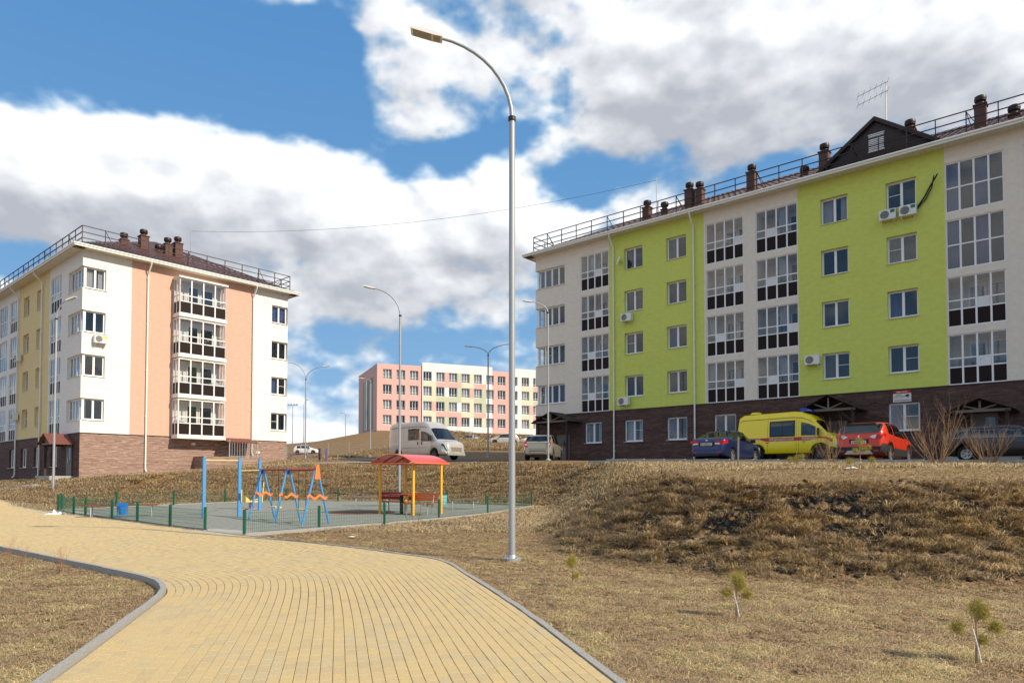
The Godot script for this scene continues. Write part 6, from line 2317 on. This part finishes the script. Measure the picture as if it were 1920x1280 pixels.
func make_plants() -> void:
	shrub("large bare shrub with orange-brown twigs beside the front wing of the orange-red car", G(13.7, 22.2), 1.95, 1.35, 20, 11, M.twig)
	shrub("wide bare shrub with orange-brown twigs in front of the black estate car", G(15.6, 22.6), 1.5, 1.5, 22, 12, M.twig)
	shrub("bare shrub with upright twigs between the ambulance and the orange-red car", G(11.2, 24.2), 1.55, 0.8, 16, 13, M.twig)
	shrub("low bare shrub at the front bumper of the ambulance", G(11.0, 25.4), 0.8, 0.9, 10, 14, M.twig_dull)
	shrub("thin bare sapling on the lawn in front of the shelter", G(-2.78, 19.7), 0.95, 0.35, 4, 15, M.twig_dull, "")
	for q in [[-8.95, 12.25, 0.45, 21], [-8.35, 11.75, 0.38, 22], [-7.45, 11.4, 0.40, 23]]:
		var o := thing("dry_weed", ["tallest dry reddish weed growing beside the inner kerb", "dense low dry weed growing beside the inner kerb", "dry weed nearest the bend of the inner kerb"][int(q[3]) - 21], "weed", G(q[0], q[1]), 0.0, "dry weeds by the kerb")
		var g := RandomNumberGenerator.new()
		g.seed = q[3]
		for k in 6:
			var b := MB.new()
			twig(b, Vector3.ZERO, Vector3(g.randf_range(-0.5, 0.5), 1, g.randf_range(-0.5, 0.5)).normalized(), q[2] * g.randf_range(0.7, 1.2), 0.0035, 2, g)
			part("stem", b, mat(Color(0.62, 0.45, 0.33), 0.85), o)
	pine("young pine with a yellowish top at the foot of the mound by the lamp post", G(0.86, 9.9), 0.44, [[-0.01, 0.34, 0.085], [0.06, 0.16, 0.05], [0.0, 0.40, 0.05]], 41, false)
	pine("young dark green pine tied with white tape in front of the black plastic cells", G(2.52, 7.8), 0.50, [[0.02, 0.42, 0.09], [0.05, 0.34, 0.07], [-0.10, 0.26, 0.06], [0.13, 0.24, 0.06]], 42)
	pine("young yellow-green pine with three clumps of needles and a white tie loop", G(3.92, 5.87), 0.56, [[0.02, 0.45, 0.08], [-0.15, 0.29, 0.06], [0.17, 0.29, 0.06], [0.06, 0.18, 0.04], [0.06, 0.40, 0.06]], 43)
	pine("young pine on the crest in front of the orange-red car", G(9.9, 19.6), 0.95, [[0.0, 0.72, 0.12], [0.12, 0.5, 0.12], [-0.12, 0.46, 0.1], [0.26, 0.56, 0.07], [-0.3, 0.16, 0.12], [0.35, 0.2, 0.1]], 44, false)
	pine("low young pine on the crest in front of the ambulance", G(8.6, 20.8), 0.5, [[0.0, 0.22, 0.12], [0.15, 0.3, 0.1], [-0.2, 0.2, 0.1]], 45, false)
	var st := thing("wooden_stake", "thin grey wooden stake standing in the grass before the blue saloon", "stake", G(6.9, 21.0), 0.0)
	var b := MB.new()
	b.box(Vector3(0, 0.42, 0), Vector3(0.05, 1.0, 0.035), Basis(Vector3(0, 0, 1), -0.02))
	part("post", b, M.grey_wood, st)

const GEOCELLS := [[4.1, 12.9, 4, 5, "black plastic honeycomb cells bare of grass, upslope of the tape-tied pine"], [5.4, 12.9, 3, 3, "small patch of black honeycomb cells just under the crest of the slope"], [6.3, 12.7, 5, 5, "largest patch of bare black honeycomb cells on the slope"], [6.0, 11.7, 4, 3, "patch of black honeycomb cells low on the slope"], [2.9, 13.9, 3, 3, "few black honeycomb cells at the rounded shoulder of the mound facing the lamp post"], [8.1, 12.3, 3, 3, "patch of black honeycomb cells on the slope below the large bare shrub"], [3.2, 12.6, 3, 2, "short row of black honeycomb cells low on the mound's shoulder"]]

# ---- plastic honeycomb (geocells) showing through on the slope, in patches
func make_geocells() -> void:
	var g := RandomNumberGenerator.new()
	g.seed = 5
	for p in GEOCELLS:
		var o := thing("geocell_patch", p[4], "plastic grid", G(p[0], p[1]), 0.0, "bare patches of the slope's plastic honeycomb")
		var base := o.position
		for i in p[2]:
			for j in p[3]:
				if g.randf() < 0.22:
					continue
				var b := MB.new()
				# one cell: two wavy walls that meet in points, standing out of the slope
				var cx: float = p[0] + (i - p[2] * 0.5) * 0.235 + (0.118 if j % 2 else 0.0)
				var cz: float = p[1] + (j - p[3] * 0.5) * 0.20
				for s in [-1.0, 1.0]:
					var prev := Vector3.ZERO
					var lift := g.randf_range(0.035, 0.07)
					for k in 9:
						var t := k / 8.0
						var x := cx + (t - 0.5) * 0.235
						var z: float = cz + s * 0.095 * sin(t * PI)
						var q := G(x, z) - base
						if k:
							var up := Vector3(0, lift, 0.0)
							b.quad(prev - Vector3(0, 0.08, 0), q - Vector3(0, 0.08, 0), q + up, prev + up)
							b.quad(q - Vector3(0, 0.08, -0.004), prev - Vector3(0, 0.08, -0.004), prev + up + Vector3(0, 0, 0.004), q + up + Vector3(0, 0, 0.004))
						prev = q
				part("cell", b, M.geocell, o)

func make_small_things() -> void:
	# wire fence with posts on the hillside, purple play hoops, litter
	var f := thing("wire_fence", "thin wire fence with pale posts crossing the hillside below the school", "fence")
	var pts := []
	for k in 9:
		pts.append([lerpf(-34.0, -8.0, k / 8.0), lerpf(104.0, 100.0, k / 8.0)])
	for k in pts.size():
		var b := MB.new()
		b.box(Vector3(0, 0.75, 0), Vector3(0.09, 1.8, 0.09))
		part("post", b, M.galvanised, f, Transform3D(Basis(), G(pts[k][0], pts[k][1])))
		if k:
			b = MB.new()
			for y in [0.4, 0.8, 1.2, 1.55]:
				b.bar(G(pts[k - 1][0], pts[k - 1][1], y), G(pts[k][0], pts[k][1], y), 0.02, 0.02)
			part("wire", b, M.galvanised, f)
	var b := MB.new()
	for s in [[-14.6, 52.2, "dark"], [-14.0, 51.9, "light"]]:
		var o := thing("play_post", "short %s purple post beside the footpath behind the shelter" % s[2], "post", G(s[0], s[1]), 0.0, "pair of purple posts")
		b = MB.new()
		b.box(Vector3(0, 0.42, 0), Vector3(0.13, 1.0, 0.13))
		part("post", b, mat(Color(0.22, 0.18, 0.30) if s[2] == "dark" else Color(0.44, 0.34, 0.55), 0.5), o)
	var hoop := thing("climbing_hoop", "low purple hoop lying along the footpath beside the white building", "climbing hoop", G(-16.5, 53.5))
	b = MB.new()
	var p := []
	var r := []
	for k in 13:
		var a := PI * k / 12.0
		p.append(Vector3(-cos(a) * 0.9, sin(a) * 0.55, 0))
		r.append(0.035)
	b.tube(p, r, 6)
	part("hoop", b, mat(Color(0.44, 0.36, 0.52), 0.5), hoop)
	for q in [[-4.02, 17.35, 0.05, "crumpled white paper lying on the grass beside the path"], [-16.6, 25.1, 0.22, "crumpled white plastic sheet at the playground corner"], [9.0, 18.3, 0.10, "white scrap of litter on the crest of the mound"], [1.35, 24.0, 0.04, "tiny white scrap on the lawn by the mound"]]:
		var o := thing("litter", q[3], "litter", G(q[0], q[1], 0.02), 0.0)
		b = MB.new()
		var g := RandomNumberGenerator.new()
		g.seed = int(q[0] * 10)
		var n := 7
		var grid := []
		for i in n:
			var row := []
			for j in n:
				row.append(Vector3((i - 3) * q[2] * 0.5, absf(g.randfn()) * q[2] * 0.32 * (1.0 - Vector2(i - 3, j - 3).length() / 5.0), (j - 3) * q[2] * 0.35) + Vector3(g.randfn(), 0, g.randfn()) * q[2] * 0.06)
			grid.append(row)
		for i in n - 1:
			for j in n - 1:
				b.quad(grid[i][j], grid[i][j + 1], grid[i + 1][j + 1], grid[i + 1][j])
		part("sheet", b, M.litter, o)
	# a buried pipe's dark hose running down the bank from the lamp
	b = MB.new()
	var line := []
	var rr := []
	for k in 15:
		var t := k / 14.0
		line.append(G(lerpf(-10.6, -5.7, t), lerpf(37.6, 35.9, t) + sin(t * 5.0) * 0.35, 0.03))
		rr.append(0.05)
	b.tube(line, rr, 6)
	var hose := part("ground_hose", b, M.black_hose, self)
	meta(hose, "dark hose lying across the bank towards the foot of a street lamp", "hose")

# ---- grass: matted dead blades in tufts
func tuft(seed_: int, n: int, tall: float, spread: float, flat: float, thin: float, cols: Array) -> ArrayMesh:
	var g := RandomNumberGenerator.new()
	g.seed = seed_
	var b := MB.new()
	b.colored = true
	for k in n:
		var a := g.randf() * TAU
		var root := Vector3(cos(a), 0, sin(a)) * sqrt(g.randf()) * spread
		var dir := Vector3(g.randfn(), 0, g.randfn()).normalized()
		var h := tall * g.randf_range(0.35, 1.0)
		var lean := g.randf_range(flat * 0.4, flat * 1.5)
		var mid := root + dir * lean * h * 0.5 + Vector3.UP * h * 0.62
		var tip := root + dir * lean * h * 1.6 + Vector3.UP * h * g.randf_range(0.2, 1.0)
		var s := dir.cross(Vector3.UP) * g.randf_range(0.6, 1.2) * thin
		b.col = cols[g.randi_range(0, cols.size() - 1)]
		var nn := (Vector3.UP * 1.1 + dir * g.randf_range(-0.9, 0.9)).normalized()
		b.quadn(root - s, root + s, mid + s * 0.8, mid - s * 0.8, nn, nn, nn, nn)
		b.tri3(mid - s * 0.8, mid + s * 0.8, tip, nn, nn, nn)
	return b.mesh(M.blade)

func make_grass() -> void:
	var straw := [Color(0.50, 0.365, 0.195), Color(0.43, 0.30, 0.155), Color(0.56, 0.425, 0.24), Color(0.36, 0.25, 0.13), Color(0.64, 0.51, 0.32), Color(0.25, 0.17, 0.095)]
	var mixed := straw + [Color(0.24, 0.25, 0.09), Color(0.31, 0.29, 0.12), Color(0.36, 0.31, 0.14)]
	var dark := [Color(0.37, 0.245, 0.11), Color(0.28, 0.18, 0.085), Color(0.45, 0.31, 0.145), Color(0.19, 0.125, 0.065), Color(0.55, 0.40, 0.205)]
	var kinds := [[tuft(1, 30, 0.032, 0.09, 1.6, 0.0016, straw), tuft(2, 30, 0.034, 0.09, 1.5, 0.0016, mixed)], [tuft(3, 34, 0.105, 0.09, 1.3, 0.0028, dark), tuft(4, 34, 0.09, 0.10, 1.4, 0.0026, straw)], [tuft(5, 30, 0.085, 0.22, 1.4, 0.004, straw), tuft(6, 30, 0.13, 0.22, 1.1, 0.005, straw + dark)]]
	var sets := [[[], []], [[], []], [[], []]]
	var tints := [[[], []], [[], []], [[], []]]
	var patchy := FastNoiseLite.new()
	patchy.frequency = 0.35
	patchy.fractal_octaves = 4
	patchy.seed = 8
	var g := RandomNumberGenerator.new()
	g.seed = 77
	# bands of depth: from, to, tufts per square metre on the flat, on the slope
	for band in [[3.6, 7.0, 520.0, 520.0], [7.0, 11.0, 300.0, 520.0], [11.0, 17.0, 140.0, 480.0], [17.0, 27.0, 55.0, 160.0], [27.0, 40.0, 24.0, 60.0], [40.0, 58.0, 12.0, 20.0], [58.0, 100.0, 7.0, 7.0], [100.0, 150.0, 9.0, 9.0]]:
		var z0: float = band[0]
		var z1: float = band[1]
		var half := z1 * 0.78 + 0.8
		var most: float = maxf(band[2], band[3])
		var n := int((z1 - z0) * half * 2.0 * most)
		for k in n:
			var z := g.randf_range(z0, z1)
			var x := g.randf_range(-half, half)
			if absf(x) > z * 0.78 + 0.8 or (z > 58.0 and (x < -48.0 or x > 14.0)):
				continue
			var keep := g.randf() * most
			if keep > band[2] and (z < 9.5 or keep > band[3]):
				continue
			var q := Vector2(x, z)
			if Geometry2D.is_point_in_polygon(q, path_poly) or Geometry2D.is_point_in_polygon(q, play_poly):
				continue
			var s := bank(x, z)
			var slope := s > 0.03 and s < 0.96
			if keep > (band[3] if slope else band[2]):
				continue
			var off := (q - Vector2(1.73, 49.92)).dot(Vector2(-0.652, -0.758))
			if s > 0.9 and off > -16.0 and off < 11.4 and x > -14.0 and z < 75.0:
				continue   # the building and the parking strip
			if x < -17.0 and z > 43.0 and (q - Vector2(-27.2, 43.28)).dot(Vector2(0.757, -0.653)) < 0.3 and (q - Vector2(-27.2, 43.28)).dot(Vector2(-0.653, -0.757)) < 0.3:
				continue   # inside the white building
			var pn := patchy.get_noise_2d(x * 3.0, z * 3.0)
			var fine := patchy.get_noise_2d(x * 14.0 + 90.0, z * 14.0)
			if (pn + fine * 0.7 < -0.30 and g.randf() < 0.8) or (slope and hummock.get_noise_2d(x, z) > -0.52 and g.randf() < 0.9):
				continue
			if not slope and z < 22.0 and hummock.get_noise_2d(x * 2.1 + 40.0, z * 2.1) > -0.46 and g.randf() < 0.7:
				continue
			var h := lerpf(low(z), high(x, z), s) + clods(x, z) * s * (1.0 - s) * 4.0 if s > 0.0 else low(z)
			var kind := 2 if z > 19.0 else (1 if slope and g.randf() < smoothstep(0.02, 0.22, s) * (1.0 - smoothstep(0.86, 0.98, s)) else 0)
			var odd := kind == 0 and g.randf() < 0.035
			if odd:
				kind = 1   # a rougher tuft standing in the lawn
			if slope and z < 19.0:
				var bare := false
				for p in GEOCELLS:
					if absf(x - p[0]) < p[2] * 0.13 and absf(z - p[1]) < p[3] * 0.11:
						bare = true
				if bare and g.randf() < 0.8:
					continue
			var sc := g.randf_range(0.7, 1.35) * (clampf(0.55 - hummock.get_noise_2d(x, z) * 0.8, 0.6, 1.5) if kind == 1 and not odd else (0.45 if odd else 1.0)) * (1.0 + maxf(z - 9.0, 0.0) * 0.02) * (1.6 if z > 58.0 and z < 95.0 else (2.2 if z > 58.0 else 1.0))
			var v := 0
			if kind == 0:
				v = 1 if pn > 0.10 and g.randf() < 0.6 else 0
			elif kind == 1:
				v = 0 if fine < 0.05 else 1
			else:
				v = 1 if (slope or z > 58.0) and fine < 0.1 else 0
			var br := (1.12 if kind == 0 else 1.0) + pn * 0.55 + fine * 0.45 + g.randf_range(-0.15, 0.15)
			sets[kind][v].append(Transform3D(Basis(Vector3.UP, g.randf() * TAU).scaled(Vector3(sc, sc * g.randf_range(0.7, 1.3), sc)), Vector3(x, h - 0.02, -z)))
			tints[kind][v].append(Color(br, br * (1.0 + pn * 0.05), br * (1.0 - pn * 0.10)))
	# lumps of dark earth between the tufts, most of them on the slope
	var lumps := []
	var cm := MB.new()
	var rr := RandomNumberGenerator.new()
	rr.seed = 91
	var ringv := []
	for i in 5:
		var row := []
		for j in 8:
			var a := TAU * j / 8.0
			var e := PI * i / 4.0
			var rad := rr.randf_range(0.75, 1.15)
			row.append(Vector3(sin(e) * cos(a) * rad, cos(e) * rad * 0.7, sin(e) * sin(a) * rad))
		ringv.append(row)
	for i in 4:
		for j in 8:
			var j2 := (j + 1) % 8
			cm.quad(ringv[i][j2], ringv[i][j], ringv[i + 1][j], ringv[i + 1][j2])
	for k in 60000:
		var z := g.randf_range(7.5, 33.0)
		var x := g.randf_range(-z * 0.78, z * 0.78)
		var q := Vector2(x, z)
		if Geometry2D.is_point_in_polygon(q, path_poly) or Geometry2D.is_point_in_polygon(q, play_poly):
			continue
		var s := bank(x, z)
		if s > 0.97 or s < 0.05 or hummock.get_noise_2d(x, z) < -0.5 or g.randf() < 0.3:
			continue
		var sz := g.randf_range(0.015, 0.055)
		lumps.append(Transform3D(Basis(Vector3.UP, g.randf() * TAU).rotated(Vector3.RIGHT, g.randf_range(-0.5, 0.5)).scaled(Vector3(sz, sz * 0.8, sz)), Vector3(x, height(x, z) + sz * 0.1, -z)))
	var lm := MultiMesh.new()
	lm.transform_format = MultiMesh.TRANSFORM_3D
	lm.mesh = cm.mesh(M.clod)
	lm.instance_count = lumps.size()
	for k in lumps.size():
		lm.set_instance_transform(k, lumps[k])
	var lo := MultiMeshInstance3D.new()
	lo.name = "earth_lumps"
	lo.multimesh = lm
	lo.set_meta("kind", "stuff")
	lo.set_meta("label", "lumps of dark earth between the tufts of the slope")
	add_child(lo)
	var names := [["dry_lawn_grass", "greening_lawn_grass"], ["dark_bank_grass", "straw_bank_grass"], ["far_dry_grass", "far_dark_grass"]]
	var labels := [["short matted straw-coloured grass of the lawn", "short lawn grass with some green blades"], ["rough dark dead grass on the slope of the mound", "straw-coloured dead grass on the slope of the mound"], ["dry grass of the lawn and terrace farther off", "dark dry grass of the bank farther off"]]
	for i in 3:
		for j in 2:
			var mm := MultiMesh.new()
			mm.transform_format = MultiMesh.TRANSFORM_3D
			mm.use_colors = true
			mm.mesh = kinds[i][j]
			mm.instance_count = sets[i][j].size()
			for k in sets[i][j].size():
				mm.set_instance_transform(k, sets[i][j][k])
				mm.set_instance_color(k, tints[i][j][k])
			var o := MultiMeshInstance3D.new()
			o.name = names[i][j]
			o.multimesh = mm
			o.set_meta("kind", "stuff")
			o.set_meta("label", labels[i][j])
			add_child(o)
